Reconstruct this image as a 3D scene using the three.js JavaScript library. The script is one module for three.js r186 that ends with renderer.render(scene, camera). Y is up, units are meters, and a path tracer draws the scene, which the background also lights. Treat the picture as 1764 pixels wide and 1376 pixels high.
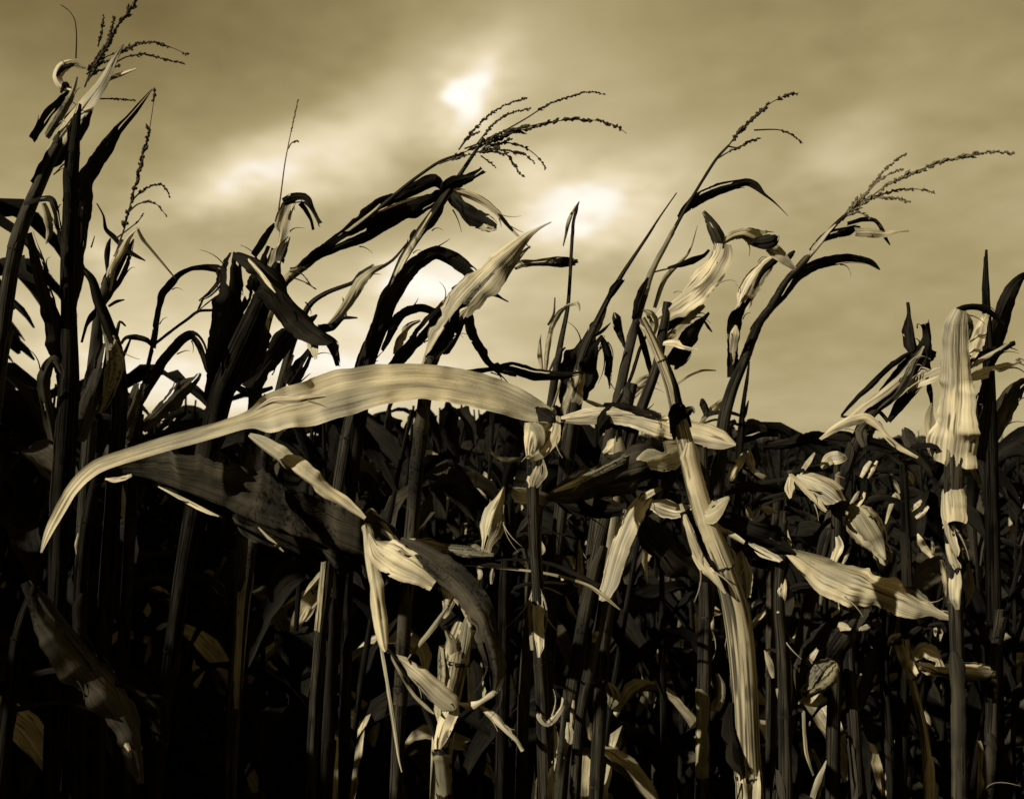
import * as THREE from 'three';
import { mergeGeometries } from 'three/addons/utils/BufferGeometryUtils.js';

// ---------------------------------------------------------------- camera, sky, sun, exposure
const scene = new THREE.Scene();
const FOV = 40, TAN = Math.tan(FOV * Math.PI / 360), EYE = new THREE.Vector3(0, 1.75, 0), PITCH = 2.18 * Math.PI / 180;
const camera = new THREE.PerspectiveCamera(FOV, 1024 / 798, 0.02, 3000);
camera.position.copy(EYE);
camera.rotation.x = PITCH;
camera.focus = 1.5;
camera.userData.fStop = 14;
scene.add(camera);
const renderer = new THREE.WebGLRenderer({ antialias: true });
renderer.toneMapping = THREE.LinearToneMapping;
renderer.toneMappingExposure = 1;
renderer.shadowMap.enabled = true;

const SUN = new THREE.Vector3(-0.74, 0.46, 0.49).normalize();
const sun = new THREE.DirectionalLight(new THREE.Color().setRGB(1, 0.955, 0.86), 5);
sun.position.copy(SUN).multiplyScalar(40);
sun.castShadow = true;
sun.shadow.mapSize.set(4096, 4096);
Object.assign(sun.shadow.camera, { left: -14, right: 14, top: 14, bottom: -14, near: 1, far: 90 });
sun.shadow.radius = 1;
scene.add(sun, sun.target);

function rnd(seed) { let a = (seed * 2654435761 + 97531) >>> 0; return () => { a = (a + 0x6D2B79F5) >>> 0; let t = a; t = Math.imul(t ^ (t >>> 15), t | 1); t ^= t + Math.imul(t ^ (t >>> 7), t | 61); return ((t ^ (t >>> 14)) >>> 0) / 4294967296; }; }
const mix = (a, b, t) => a + (b - a) * t, clamp = (x, a, b) => Math.min(b, Math.max(a, x)), sstep = (a, b, x) => { const t = clamp((x - a) / (b - a), 0, 1); return t * t * (3 - 2 * t); };
const hash = (x, y, z) => { let h = (Math.imul(x, 374761393) + Math.imul(y, 668265263) + Math.imul(z, 1274126177)) | 0; h = Math.imul(h ^ (h >>> 13), 1274126177); return ((h ^ (h >>> 16)) >>> 0) / 4294967296; };
function n3(x, y, z) {
  const xi = Math.floor(x), yi = Math.floor(y), zi = Math.floor(z), s = (t) => t * t * (3 - 2 * t), u = s(x - xi), v = s(y - yi), w = s(z - zi);
  const L = (k) => mix(mix(hash(xi, yi, zi + k), hash(xi + 1, yi, zi + k), u), mix(hash(xi, yi + 1, zi + k), hash(xi + 1, yi + 1, zi + k), u), v);
  return mix(L(0), L(1), w);
}
const fbm = (x, y, z, o = 4) => { let a = 0, s = 0.5, t = 0; for (let i = 0; i < o; i++) { a += s * n3(x, y, z); t += s; x = x * 2.03 + 17; y = y * 2.03 + 5; z = z * 2.03 + 11; s *= 0.5; } return a / t; };
// periodic 2-D value noise for textures
function p2(x, y, px, py, k) {
  const m = (a, b) => ((a % b) + b) % b, xi = Math.floor(x), yi = Math.floor(y), s = (t) => t * t * (3 - 2 * t), u = s(x - xi), v = s(y - yi);
  const h = (i, j) => hash(m(xi + i, px), m(yi + j, py), k);
  return mix(mix(h(0, 0), h(1, 0), u), mix(h(0, 1), h(1, 1), u), v);
}

// the sky: a sepia evening sky of torn cloud, bright where the sun comes through thin cloud
{
  const SW = 2048, SH = 1024, data = new Float32Array(SW * SH * 4);
  // bright rents in the cloud: azimuth and height (degrees), spread along and across, slant, strength
  const rents = [
    [0.5, 20.5, 6, 4.5, 0, 0.15], [20, 22, 10, 6, 0, 0.14], [-9.5, 14.3, 4.6, 1.3, 19, 0.36], [-12.5, 12.6, 3.6, 1.1, 15, 0.2], [-6.6, 16.6, 3.8, 1.4, 28, 0.17], [-1.2, 18.0, 2.2, 1.5, 65, 0.34], [-1.4, 17.8, 1.0, 0.9, 45, 0.2], [-1.6, 15.8, 2.2, 1.5, 45, 0.16],
    [3.4, 11.8, 3.4, 1.6, 14, 0.34], [6.4, 10.8, 3.0, 1.5, -10, 0.3], [4.6, 10.2, 4.5, 2.6, 10, 0.12], [1.5, 12.6, 2.8, 1.6, 25, 0.2], [-4.6, 8.0, 2.3, 1.9, 40, 0.38], [-3.0, 7.6, 3.2, 1.6, 30, 0.14], [-10, 5.4, 6.0, 2.8, 8, 0.2],
    [-13.5, 3.0, 8, 2.2, 0, 0.26], [-20, 8.4, 1.3, 1.6, 70, 0.26], [-22, 3.0, 4, 2.4, 0, 0.26], [-7, 3.2, 5, 2.4, 0, 0.2], [17.4, 13.8, 3.2, 1.1, 16, 0.17], [15.6, 12.2, 3.6, 1.6, 20, 0.10], [7.5, 13.5, 4.5, 1.7, 24, 0.09], [1.5, 7, 5, 2.5, 0, 0.10],
  ];
  // the same kind of rents all round the rest of the sky
  const R = rnd(5);
  for (let i = 0; i < 46; i++) { const az = 40 + R() * 280; rents.push([az > 180 ? az - 360 : az, 3 + R() * 32, 2 + R() * 5, 1 + R() * 1.6, R() * 50 - 10, 0.08 + R() * 0.25]); }
  for (let j = 0; j < SH; j++) {
    const el = ((j + 0.5) / SH - 0.5) * 180, ce = Math.cos(el * Math.PI / 180), y = Math.sin(el * Math.PI / 180);
    for (let i = 0; i < SW; i++) {
      const lon = ((i + 0.5) / SW - 0.5) * 2 * Math.PI;         // three: u = atan2(z, x) / 2pi + 0.5
      const x = Math.cos(lon) * ce, z = Math.sin(lon) * ce;
      const az = Math.atan2(x, -z) * 180 / Math.PI;
      let L;
      if (el < -3) L = 0.05;
      else {
        const h = Math.max(0, y);
        const q = 2.2 / (h + 0.32), cx = x * q, cz = z * q;     // a cloud sheet seen in perspective
        const a = fbm(cx * 1.1 + 3, 7.7, cz * 1.1, 5), b = fbm(cx * 3.1 + 9, 2.2, cz * 3.1 + 4, 4), c = fbm(cx * 0.5, 21.3, cz * 0.5 + 8, 3);
        L = 0.47 - 0.3 * sstep(0.1, 0.75, h) + 0.05 * sstep(0.12, 0, h);
        const m1 = fbm(cx * 4.2 + cz * 1.6 + 60, 5.5, cz * 5 - cx * 2.2, 4), m2 = fbm(cx * 11 + 2, 8.8, cz * 13, 3);
        L *= 0.5 + 0.45 * a + 0.22 * c + 0.14 * b + 0.28 * (m1 - 0.5) + 0.16 * (m2 - 0.5) * sstep(0.05, 0.25, h) + 0.11;
        L *= 1 - 0.22 * sstep(-8, -20, az) * sstep(0.12, 0.34, h) - 0.12 * sstep(4, 16, az) * sstep(60, 25, Math.abs(az)) * sstep(0.75, 0.4, h);
        L *= 1 - 0.34 * sstep(0.2, 0.42, h) * (0.7 + 0.6 * c);
        const wx = (fbm(cx * 2.2 + 40, 3.1, cz * 2.2, 4) - 0.5) * 6.5 + (b - 0.5) * 3.6 + (m2 - 0.5) * 1.6, wy = (fbm(cx * 2.2 + 70, 9.1, cz * 2.2, 4) - 0.5) * 4 + (b - 0.5) * 2 + (m2 - 0.5) * 1.1;
        for (const r of rents) {
          let da = (az + wx - r[0]); if (da > 180) da -= 360; if (da < -180) da += 360;
          da *= ce; const de = el + wy - r[1]; if (Math.abs(da) > r[2] * 3.2 || Math.abs(de) > r[2] * 3.2) continue;
          const t = r[4] * Math.PI / 180, p = (da * Math.cos(t) + de * Math.sin(t)) / r[2], s = (-da * Math.sin(t) + de * Math.cos(t)) / r[3];
          const d2 = p * p + s * s; if (d2 > 10) continue;
          L += r[5] * Math.exp(-d2 * 0.75) * (0.45 + 0.55 * a + 0.6 * b);
        }
      }
      // sepia of the evening air: olive in the dark cloud, cream where it thins
      const o = (j * SW + i) * 4, ramp = (v) => { const X = [0, 0.2, 0.36, 0.53, 0.84, 1.0]; let q = 0; while (q < 4 && L > X[q + 1]) q++; return mix(v[q], v[q + 1], clamp((L - X[q]) / (X[q + 1] - X[q]), 0, 1)); };
      data[o] = L; data[o + 1] = L * ramp([0.73, 0.745, 0.80, 0.835, 0.85, 0.93]); data[o + 2] = L * ramp([0.3, 0.31, 0.385, 0.475, 0.57, 0.8]); data[o + 3] = 1;
    }
  }
  const sky = new THREE.DataTexture(data, SW, SH, THREE.RGBAFormat, THREE.FloatType);
  sky.mapping = THREE.EquirectangularReflectionMapping; sky.magFilter = sky.minFilter = THREE.LinearFilter; sky.wrapS = THREE.RepeatWrapping; sky.needsUpdate = true;
  scene.background = sky; scene.environment = sky;
}

// ---------------------------------------------------------------- materials
const maps = {};
function tex(w, h, f) {
  const c = new Uint8Array(w * h * 4), b = new Uint8Array(w * h * 4);
  for (let j = 0; j < h; j++) for (let i = 0; i < w; i++) {
    const r = f(i / w, j / h), o = (j * w + i) * 4;
    c[o] = 255 * clamp(r.c[0], 0, 1); c[o + 1] = 255 * clamp(r.c[1], 0, 1); c[o + 2] = 255 * clamp(r.c[2], 0, 1); c[o + 3] = 255;
    b[o] = b[o + 1] = b[o + 2] = 255 * clamp(r.b, 0, 1); b[o + 3] = 255;
  }
  const mk = (d, srgb) => { const t = new THREE.DataTexture(d, w, h); t.wrapS = t.wrapT = THREE.RepeatWrapping; t.magFilter = THREE.LinearFilter; t.minFilter = THREE.LinearMipmapLinearFilter; t.generateMipmaps = true; if (srgb) t.colorSpace = THREE.SRGBColorSpace; t.needsUpdate = true; return t; };
  return { map: mk(c, true), bumpMap: mk(b, false) };
}
// dried leaf: parallel veins, blotches and, on some, mould specks
const leafTex = (k, spots, rough = 1) => tex(256, 1024, (u, v) => {
  const fine = p2(u * 64, v * 6, 64, 6, k), mid = p2(u * 22, v * 5, 22, 5, k + 1), blot = p2(u * 3, v * 7, 3, 7, k + 2) * 0.6 + p2(u * 7, v * 22, 7, 22, k + 3) * 0.4;
  const speck = p2(u * 44, v * 180, 44, 180, k + 4) * 0.6 + p2(u * 20, v * 60, 20, 60, k + 8) * 0.4, patch = p2(u * 3, v * 4, 3, 4, k + 5), streak = p2(u * 40, v * 14, 40, 14, k + 6);
  let L = 0.86 + 0.26 * (fine - 0.5) + 0.2 * (mid - 0.5) + 0.46 * (blot - 0.5);
  L = 1 + (L - 1) * mix(0.6, 1, rough); L *= 1 - 0.5 * rough * sstep(0.68, 0.9, streak) * sstep(0.35, 0.6, blot); L *= 1 - 0.4 * rough * sstep(0.62, 0.8, p2(u * 90, v * 9, 90, 9, k + 9)) * sstep(0.45, 0.7, p2(u * 4, v * 6, 4, 6, k + 10));
  if (spots) L *= 1 - 0.55 * spots * sstep(0.5, 0.85, speck) * sstep(0.35, 0.7, patch) - 0.45 * spots * sstep(0.45, 0.75, patch);
  const warm = (blot - 0.5) * 0.05;
  return { c: [L * (1 + warm), L, L * (1 - warm * 2)], b: 0.5 + 0.5 * (fine - 0.5) + 0.55 * (mid - 0.5) };
});
maps.leaf = leafTex(11, 0); maps.mould = leafTex(31, 0.75); maps.smooth = leafTex(61, 0.12, 0.25);
maps.stalk = tex(128, 512, (u, v) => {
  const fine = p2(u * 30, v * 5, 30, 5, 51), blot = p2(u * 4, v * 9, 4, 9, 52), spot = p2(u * 26, v * 12, 26, 12, 53), crack = p2(u * 44, v * 4, 44, 4, 54);
  const line = p2(u * 70, v * 2, 70, 2, 55), L = (0.9 + 0.24 * (fine - 0.5) + 0.3 * (blot - 0.5)) * (1 - 0.5 * sstep(0.55, 0.8, line)) * (1 - 0.35 * sstep(0.6, 0.85, spot) * sstep(0.4, 0.8, blot)) * (1 - 0.55 * sstep(0.62, 0.8, crack));
  return { c: [L, L * 0.995, L * 0.98], b: fine * 0.6 + 0.4 * (1 - sstep(0.55, 0.8, crack)) };
});
maps.soil = tex(512, 512, (u, v) => { const a = p2(u * 9, v * 9, 9, 9, 71), b = p2(u * 40, v * 40, 40, 40, 72), c = p2(u * 130, v * 130, 130, 130, 73), L = 0.5 + 0.3 * a + 0.3 * b * c; return { c: [L, L * 0.97, L * 0.9], b: 0.5 * b + 0.5 * c }; });
const M = {};
function mat(name, map, rgb, rough, bump, extra) { M[name] = new THREE.MeshPhysicalMaterial({ color: new THREE.Color().setRGB(...rgb), roughness: rough, side: THREE.DoubleSide, ...maps[map], bumpScale: bump, specularIntensity: 0.45, ...extra }); M[name].name = name; }
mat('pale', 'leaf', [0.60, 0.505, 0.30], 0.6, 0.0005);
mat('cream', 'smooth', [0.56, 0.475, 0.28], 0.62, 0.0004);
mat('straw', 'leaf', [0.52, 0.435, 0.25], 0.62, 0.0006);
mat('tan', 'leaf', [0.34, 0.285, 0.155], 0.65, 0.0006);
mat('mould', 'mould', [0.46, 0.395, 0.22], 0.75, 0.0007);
mat('brown', 'mould', [0.066, 0.055, 0.033], 0.88, 0.0006, { specularIntensity: 0.2 });  // brown dead leaf, lowered further to carry the shade it hangs in
mat('dark', 'leaf', [0.022, 0.0185, 0.0125], 0.95, 0.0006, { specularIntensity: 0.05 });  // shaded copy of the leaf: silhouette and understory darkness put into the colour
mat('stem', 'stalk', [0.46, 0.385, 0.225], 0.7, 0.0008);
mat('stemshade', 'stalk', [0.05, 0.042, 0.026], 0.85, 0.0008, { specularIntensity: 0.2 });  // stalk darkened in colour to stand for shade; also the joint rings
mat('stemdeepshade', 'stalk', [0.018, 0.0155, 0.0105], 0.95, 0.0006, { specularIntensity: 0.04 });  // stalk in deep shade, the shade put into its near-black colour
mat('shadeleaf', 'mould', [0.13, 0.108, 0.066], 0.9, 0.0006, { specularIntensity: 0.1 });  // dimmed leaf colour for the blade shaded by the longest leaf
mat('seed', 'stalk', [0.085, 0.068, 0.04], 0.8, 0.0003, { specularIntensity: 0.15 });
mat('seedpale', 'stalk', [0.24, 0.2, 0.11], 0.8, 0.0003);
mat('field', 'leaf', [0.017, 0.0148, 0.01], 0.92, 0.0006, { specularIntensity: 0.08 });  // crop leaves coloured near black in place of the shade between rows
mat('fieldstemshade', 'stalk', [0.019, 0.0165, 0.011], 0.92, 0.0006, { specularIntensity: 0.08 });  // crop stalks, likewise coloured for the shade they stand in
mat('soil', 'soil', [0.05, 0.042, 0.028], 0.95, 0.01);
mat('wood', 'soil', [0.05, 0.045, 0.028], 0.9, 0.01);

// ---------------------------------------------------------------- helpers
const used = {};
const numbered = (n) => { used[n] = (used[n] ?? -1) + 1; return used[n] ? `${n}_${String(used[n]).padStart(3, '0')}` : n; };
const V = (x, y, z) => new THREE.Vector3(x, y, z);
function mesh(name, geo, m, parent) { const o = new THREE.Mesh(geo, typeof m === 'string' ? M[m] : m); o.name = name; o.castShadow = o.receiveShadow = true; parent.add(o); return o; }
function thing(name, label, category, pos, group) { const o = new THREE.Group(); o.name = numbered(name); o.position.copy(pos); o.userData = { label, category }; if (group) o.userData.group = group; scene.add(o); return o; }
// where the thing seen at a point of the 1764 x 1376 picture stands, d metres into the scene
const CP = Math.cos(PITCH), SP = Math.sin(PITCH);
function at(px, py, d) { const x = (px - 882) / 688 * TAN * d, y = (688 - py) / 688 * TAN * d; return V(EYE.x + x, EYE.y + y * CP + d * SP, EYE.z + y * SP - d * CP); }
const perPx = (d) => TAN * d / 688;

// Catmull-Rom through rows of numbers
function smooth(rows, n, sharp) {
  const out = [], m = rows.length - 1, seg = [];
  let tot = 0; for (let i = 0; i < m; i++) { const l = Math.hypot(rows[i + 1][0] - rows[i][0], rows[i + 1][1] - rows[i][1], (rows[i + 1][2] ?? 0) * sharp - (rows[i][2] ?? 0) * sharp) + 1e-4; seg.push(l); tot += l; }
  for (let i = 0; i < m; i++) {
    const k = Math.max(2, Math.round(n * seg[i] / tot)), a = rows[Math.max(0, i - 1)], b = rows[i], c = rows[i + 1], d = rows[Math.min(m, i + 2)];
    for (let j = 0; j < k + (i === m - 1); j++) { const t = j / k; out.push(b.map((_, q) => { const cr = 0.5 * (2 * b[q] + (c[q] - a[q]) * t + (2 * a[q] - 5 * b[q] + 4 * c[q] - d[q]) * t * t + (3 * b[q] - a[q] - 3 * c[q] + d[q]) * t * t * t); return mix(mix(b[q], c[q], t), cr, 0.8); })); }
  }
  return out;
}
// a leaf blade: centre line C, across vectors B, face normals N, half widths h; rolled across, wavy and ragged at its edges
function blade(C, B, N, h, o) {
  const n = C.length, A = o.across ?? 8, R = rnd(o.seed), pos = [], uv = [], idx = [], curl = o.curl ?? 0.7, ph = R() * 9, k = Math.floor(R() * 900), uo = R(), us = clamp(2 * Math.max(...h) / 0.085, 0.12, 1);
  let len = 0;
  for (let i = 0; i < n; i++) {
    if (i) len += C[i].distanceTo(C[i - 1]);
    const rag = [0, 1].map((s) => { let r = 1 + (o.ragged ?? 0.17) * 2 * (fbm(len * 85 + ph, s * 31 + k, 0.5, 4) - 0.5); const cut = n3(len * 26 + s * 50, k, 3.3); return r - (o.torn ?? 0.4) * sstep(0.8, 0.92, cut); });
    const cc = curl * (0.75 + 0.5 * n3(len * 9, k, 8.8));
    for (let j = 0; j <= A; j++) {
      const u = j / A * 2 - 1, s = u < 0 ? 0 : 1, hw = h[i] * rag[s], a = u * cc;
      const x = Math.abs(cc) > 0.03 ? Math.sin(a) / Math.sin(Math.min(Math.abs(cc), 1.5)) * Math.sign(cc) : u, y = Math.abs(cc) > 0.03 ? (1 - Math.cos(a)) / Math.sin(Math.min(Math.abs(cc), 1.5)) : 0;
      const wav = (o.wave ?? 0.24) * Math.pow(Math.abs(u), 1.6) * (n3(len * 24 + s * 40 + ph, k + 5, 1.1) - 0.5) * 2, rib = 0.05 * Math.exp(-u * u * 60) - 0.1 * Math.abs(u + 0.25 * (n3(len * 6, k, 2.7) - 0.5)) * (o.vee ?? 1) + (o.calm ?? 1) * 0.07 * (n3(len * 34, u * 2.4 + ph, k) - 0.5) + 0.06 * (n3(len * 9 + k, u * 7 + ph, 4.4) - 0.5) + (o.calm ?? 1) * (0.08 * Math.abs(2 * n3(len * 30 + u * 1.3 + ph, u * 1.6 + k, 6.2) - 1) + 0.2 * Math.abs(2 * n3(len * 7 + ph, u * 3.1 + k, 9.9) - 1));
      const q = C[i].clone().addScaledVector(B[i], x * hw).addScaledVector(N[i], (-y * Math.sign(curl || 1) * (o.roll ?? 1) + wav + rib) * hw);
      pos.push(q.x, q.y, q.z); uv.push(uo + (u + 1) / 2 * 0.94 * us, len / 0.42 + ph);
    }
  }
  // torn: veins parted into strands at the tip, slits and lost slivers along the blade
  const tears = [], T = o.torn ?? 0.4;
  if (A >= 10 && T > 0.2) {
    const tips = R() < 0.7 ? 1 + Math.floor(R() * 1.5 + T) : 0; for (let q = 0; q < tips; q++) tears.push([0.7 + R() * 0.22, 1.01, 1 + Math.floor(R() * (A - 2))]);
    if (R() < 0.3) { const s = 0.15 + R() * 0.55; tears.push([s, s + 0.1 + R() * 0.2, 2 + Math.floor(R() * (A - 4))]); }
    const nicks = Math.floor(R() * 4 * T + T); for (let q = 0; q < nicks; q++) { const s = 0.08 + R() * 0.85; tears.push([s, s + 0.02 + R() * 0.06, R() < 0.5 ? 0 : A - 1]); }
  }
  for (let i = 0; i < n - 1; i++) for (let j = 0; j < A; j++) {
    const t = i / (n - 1), e = 1.01 / (n - 1), a = i * (A + 1) + j, b = a + A + 1, q = tears.find((q) => q[2] === j && t > q[0] && t < q[1]);
    if (q) { if (t - q[0] < e) idx.push(a, b, a + 1); else if (q[1] - t < e && q[1] < 1) idx.push(b, b + 1, a + 1); continue; }
    idx.push(a, b, a + 1, b, b + 1, a + 1);
  }
  const g = new THREE.BufferGeometry();
  g.setAttribute('position', new THREE.Float32BufferAttribute(pos, 3)); g.setAttribute('uv', new THREE.Float32BufferAttribute(uv, 2)); g.setIndex(idx); g.computeVertexNormals();
  return g;
}
// a round stem through points with radii
function stem(C, r, sides = 10, seed = 1, bumpy = 0.025) {
  const n = C.length, pos = [], uv = [], idx = []; let len = 0, B = null;
  for (let i = 0; i < n; i++) {
    if (i) len += C[i].distanceTo(C[i - 1]);
    const T = C[Math.min(n - 1, i + 1)].clone().sub(C[Math.max(0, i - 1)]).normalize();
    if (!B) B = V(0, 0, 1).cross(T).lengthSq() > 0.01 ? V(0, 0, 1).cross(T).normalize() : V(1, 0, 0); else B = B.clone().addScaledVector(T, -B.dot(T)).normalize();
    const D = T.clone().cross(B);
    for (let j = 0; j <= sides; j++) { const a = j / sides * Math.PI * 2, rr = r[i] * (1 + bumpy * (n3(Math.cos(a) * 2 + 5, Math.sin(a) * 2 + 5, len * 20 + seed) - 0.5) * 2); const q = C[i].clone().addScaledVector(B, Math.cos(a) * rr).addScaledVector(D, Math.sin(a) * rr); pos.push(q.x, q.y, q.z); uv.push(j / sides, len / 0.3 + seed * 0.37); }
  }
  for (let i = 0; i < n - 1; i++) for (let j = 0; j < sides; j++) { const a = i * (sides + 1) + j, b = a + sides + 1; idx.push(a, a + 1, b, b, a + 1, b + 1); }
  const g = new THREE.BufferGeometry();
  g.setAttribute('position', new THREE.Float32BufferAttribute(pos, 3)); g.setAttribute('uv', new THREE.Float32BufferAttribute(uv, 2)); g.setIndex(idx); g.computeVertexNormals();
  return g;
}
function frameAlong(C, i, prefer) { const n = C.length, T = C[Math.min(n - 1, i + 1)].clone().sub(C[Math.max(0, i - 1)]).normalize(), S = T.clone().cross(prefer).normalize(); return { T, S, F: S.clone().cross(T).normalize() }; }

// ---------------------------------------------------------------- a corn plant traced from its outline in the picture, at its own depth
let serial = 0;
class Plant {
  // stalk: x, y, width rows from the top downwards; it goes on to the ground
  constructor(label, d, material, rows, o = {}) {
    this.d = d; this.R = rnd(++serial * 7 + 3);
    const pts = []; for (let i = 0; i < rows.length; i += 3) pts.push([rows[i], rows[i + 1], rows[i + 2]]);
    const s = smooth(pts, Math.max(14, pts.length * 5), 0), lean = o.lean ?? 0, C = s.map((q, i) => at(q[0], q[1], d - lean * (1 - i / (s.length - 1)))), r = s.map((q) => Math.max(0.0007, q[2] * perPx(d) / 2));
    const a = C[C.length - 1], b = C[C.length - 3], dir = a.clone().sub(b).normalize(), r0 = r[r.length - 1];
    const foot = V(a.x + dir.x * Math.min(0.35, a.y * 0.3), -0.03, a.z + (this.R() - 0.5) * 0.1), k = 16;
    for (let i = 1; i <= k; i++) { const t = i / k, q = V(0, 0, 0), c1 = a.clone().addScaledVector(dir, a.y * 0.3), c2 = foot.clone().setY(a.y * 0.35); q.addScaledVector(a, (1 - t) ** 3).addScaledVector(c1, 3 * t * (1 - t) ** 2).addScaledVector(c2, 3 * t * t * (1 - t)).addScaledVector(foot, t ** 3); C.push(q); r.push(mix(r0, material === 'stem' ? 0.0125 : 0.0095, sstep(0, 0.25, t))); }
    this.root = thing('corn_plant', label, 'corn plant', V(foot.x, 0, foot.z), o.group);
    this.off = this.root.position; this.line = C;
    // joints: a slight swelling and a dark ring
    let len = 0, next = 0.05; const joints = [];
    for (let i = 1; i < C.length; i++) { len += C[i].distanceTo(C[i - 1]); if (len > next) { next = len + 0.17 + this.R() * 0.07; joints.push(i); } }
    const rr = r.map((x, i) => joints.includes(i) ? x * 1.07 : x);
    this.stalk = mesh('stalk', stem(C.map((q) => q.clone().sub(this.off)), rr, 12, serial), material, this.root);
    for (const i of joints) {
      if (r[i] < 0.0028) continue;
      const T = C[Math.min(C.length - 1, i + 1)].clone().sub(C[i - 1]).normalize();
      const g = new THREE.CylinderGeometry(r[i] * 1.04, r[i] * 1.08, Math.max(0.003, r[i] * 0.35), 12, 2, true); const pa = g.attributes.position; for (let v = 0; v < pa.count; v++) { if (Math.abs(pa.getY(v)) < 1e-6) { pa.setX(v, pa.getX(v) * 1.04); pa.setZ(v, pa.getZ(v) * 1.04); } } g.computeVertexNormals();
      const ring = mesh('joint', g, o.ring ?? (material === 'stemdeepshade' ? 'stemdeepshade' : 'stemshade'), this.stalk); ring.position.copy(C[i]).sub(this.off); ring.quaternion.setFromUnitVectors(V(0, 1, 0), T);
    }
    // dry leaf sheaths clasping the stalk above its joints, loose and torn at their tops
    if (!o.bare) for (const i of joints) {
      if (r[i] < 0.003 || C[i].y < 0.6) continue;
      let j = i, run = 0; const want = 0.1 + this.R() * 0.12; while (j > 1 && run < want) { run += C[j].distanceTo(C[j - 1]); j--; }
      if (i - j < 2) continue;
      const pts = C.slice(j, i + 1).reverse(), n = pts.length * 3, CC = [], B = [], N = [], h = [], turn = this.R() * 6.28, crv = new THREE.CatmullRomCurve3(pts);
      let e1 = null;
      for (let q = 0; q < n; q++) { const t = q / (n - 1), T = crv.getTangentAt(t), p = crv.getPointAt(t); e1 = e1 ? e1.addScaledVector(T, -e1.dot(T)).normalize() : V(Math.cos(turn), 0, Math.sin(turn)).addScaledVector(T, -T.dot(V(Math.cos(turn), 0, Math.sin(turn)))).normalize(); const out = e1.clone(), rad = mix(r[i], r[j], t) * (1.06 + 0.3 * sstep(0.75, 1, t)); CC.push(p.addScaledVector(out, rad).sub(this.off)); N.push(out); B.push(T.clone().cross(out)); h.push(rad * (t > 0.9 ? 0.99 - 6 * (t - 0.9) : 0.99)); }
      mesh('sheath', blade(CC, B, N, h, { seed: serial * 13 + i, curl: 1.45, wave: 0.12, torn: 0.5, ragged: 0.2, vee: 0, calm: 0.15 }), o.sheath ?? (material === 'stemdeepshade' ? 'dark' : material === 'stem' ? (this.R() < 0.5 ? 'mould' : 'straw') : this.R() < 0.75 ? 'brown' : 'tan'), this.root);
    }
  }
  // x, y, width rows from base to tip. tilt > 0 turns the face to the sun, < 0 away from it
  leaf(material, tilt, dz, rows, o = {}) {
    const step = o.tilts ? 4 : 3, pts = []; for (let i = 0; i < rows.length; i += step) pts.push([rows[i], rows[i + 1], rows[i + 2], step === 4 ? rows[i + 3] : tilt]);
    const L = pts.reduce((s, q, i) => i ? s + Math.hypot(q[0] - pts[i - 1][0], q[1] - pts[i - 1][1]) : 0, 0);
    const wm = Math.max(...pts.map((q) => q[2]));
    if (L < 150 && wm > 9 && !o.whole) { const e = pts[pts.length - 1]; e[2] = Math.max(e[2], wm * (0.15 + 0.4 * this.R())); o = { torn: 0.9, ragged: 0.24, curl: 0.05 + 0.2 * this.R(), vee: 2 + 5 * this.R(), roll: this.R() < 0.5 ? 1 : -1, ...o }; }
    const s = smooth(pts, clamp(L / 4.5, 16, 150), 0), n = s.length, d0 = o.d ?? this.d, sd = ++serial, k = sd * 3.7;
    const C = s.map((q, i) => { const t = i / (n - 1); return at(q[0], q[1], d0 + dz * t + 0.012 * (n3(t * 4, k, 2.2) - 0.5)); });
    const B = [], N = [], h = []; let side = 0; const fr = C.map((c, i) => { const f = frameAlong(C, i, EYE.clone().sub(c).normalize()); side += f.S.dot(SUN); return f; });
    side = (o.side ?? Math.sign(side)) || 1;
    for (let i = 0; i < n; i++) {
      const wob = ((sstep(0.3, 0.7, n3(i / n * (1 + L / 45), k, 7.1)) - 0.5) * 30 + (n3(i / n * (1 + L / 16), k, 9.1) - 0.5) * 10) * (o.calm ?? 1), a = (s[i][3] + wob) * Math.PI / 180, f = fr[i];
      N.push(f.F.clone().multiplyScalar(Math.cos(a)).addScaledVector(f.S, side * Math.sin(a))); B.push(f.T.clone().cross(N[i]).normalize());
      h.push(Math.max(0.0004, s[i][2]) * perPx(d0 + dz * i / n) / 2 / Math.max(0.5, Math.cos(a)));
    }
    const off = this.off, wide = Math.max(...s.map((q) => q[2]));
    const g = blade(C.map((c) => c.clone().sub(off)), B, N, h, { seed: sd, vee: 1 + 2.5 * this.R(), curl: 0.12 + 0.4 * this.R(), across: wide > 14 ? 12 : 6, ...o });
    const m = mesh(o.name ?? 'leaf', g, material, this.root); if (o.label) m.userData.label = o.label;
    // threads torn from the edges
    if (L > 90 && wide > 12 && (o.torn ?? 0.4) > 0.2) for (let q = 0, c = 1 + Math.floor(this.R() * 3); q < c; q++) {
      const i = Math.floor(n * (0.15 + 0.8 * this.R())), s = this.R() < 0.5 ? -1 : 1, len = 0.012 + this.R() * 0.035, nb = 9, T = fr[i].T, CC = [], rr = [], up = this.R() * 1.2 - 0.2, cu = (this.R() - 0.5) * 2;
      for (let j = 0; j < nb; j++) { const t = j / (nb - 1); CC.push(C[i].clone().addScaledVector(B[i], s * (h[i] * 0.92 + len * (up * t + cu * t * t) * 0.6)).addScaledVector(T, len * t * (1 - 0.3 * t)).add(V(0, -0.25 * len * t * t, 0)).sub(off)); rr.push(mix(0.0011, 0.0003, t)); }
      mesh('shred', stem(CC, rr, 4, sd + q, 0.3), material, m);
    }
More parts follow.
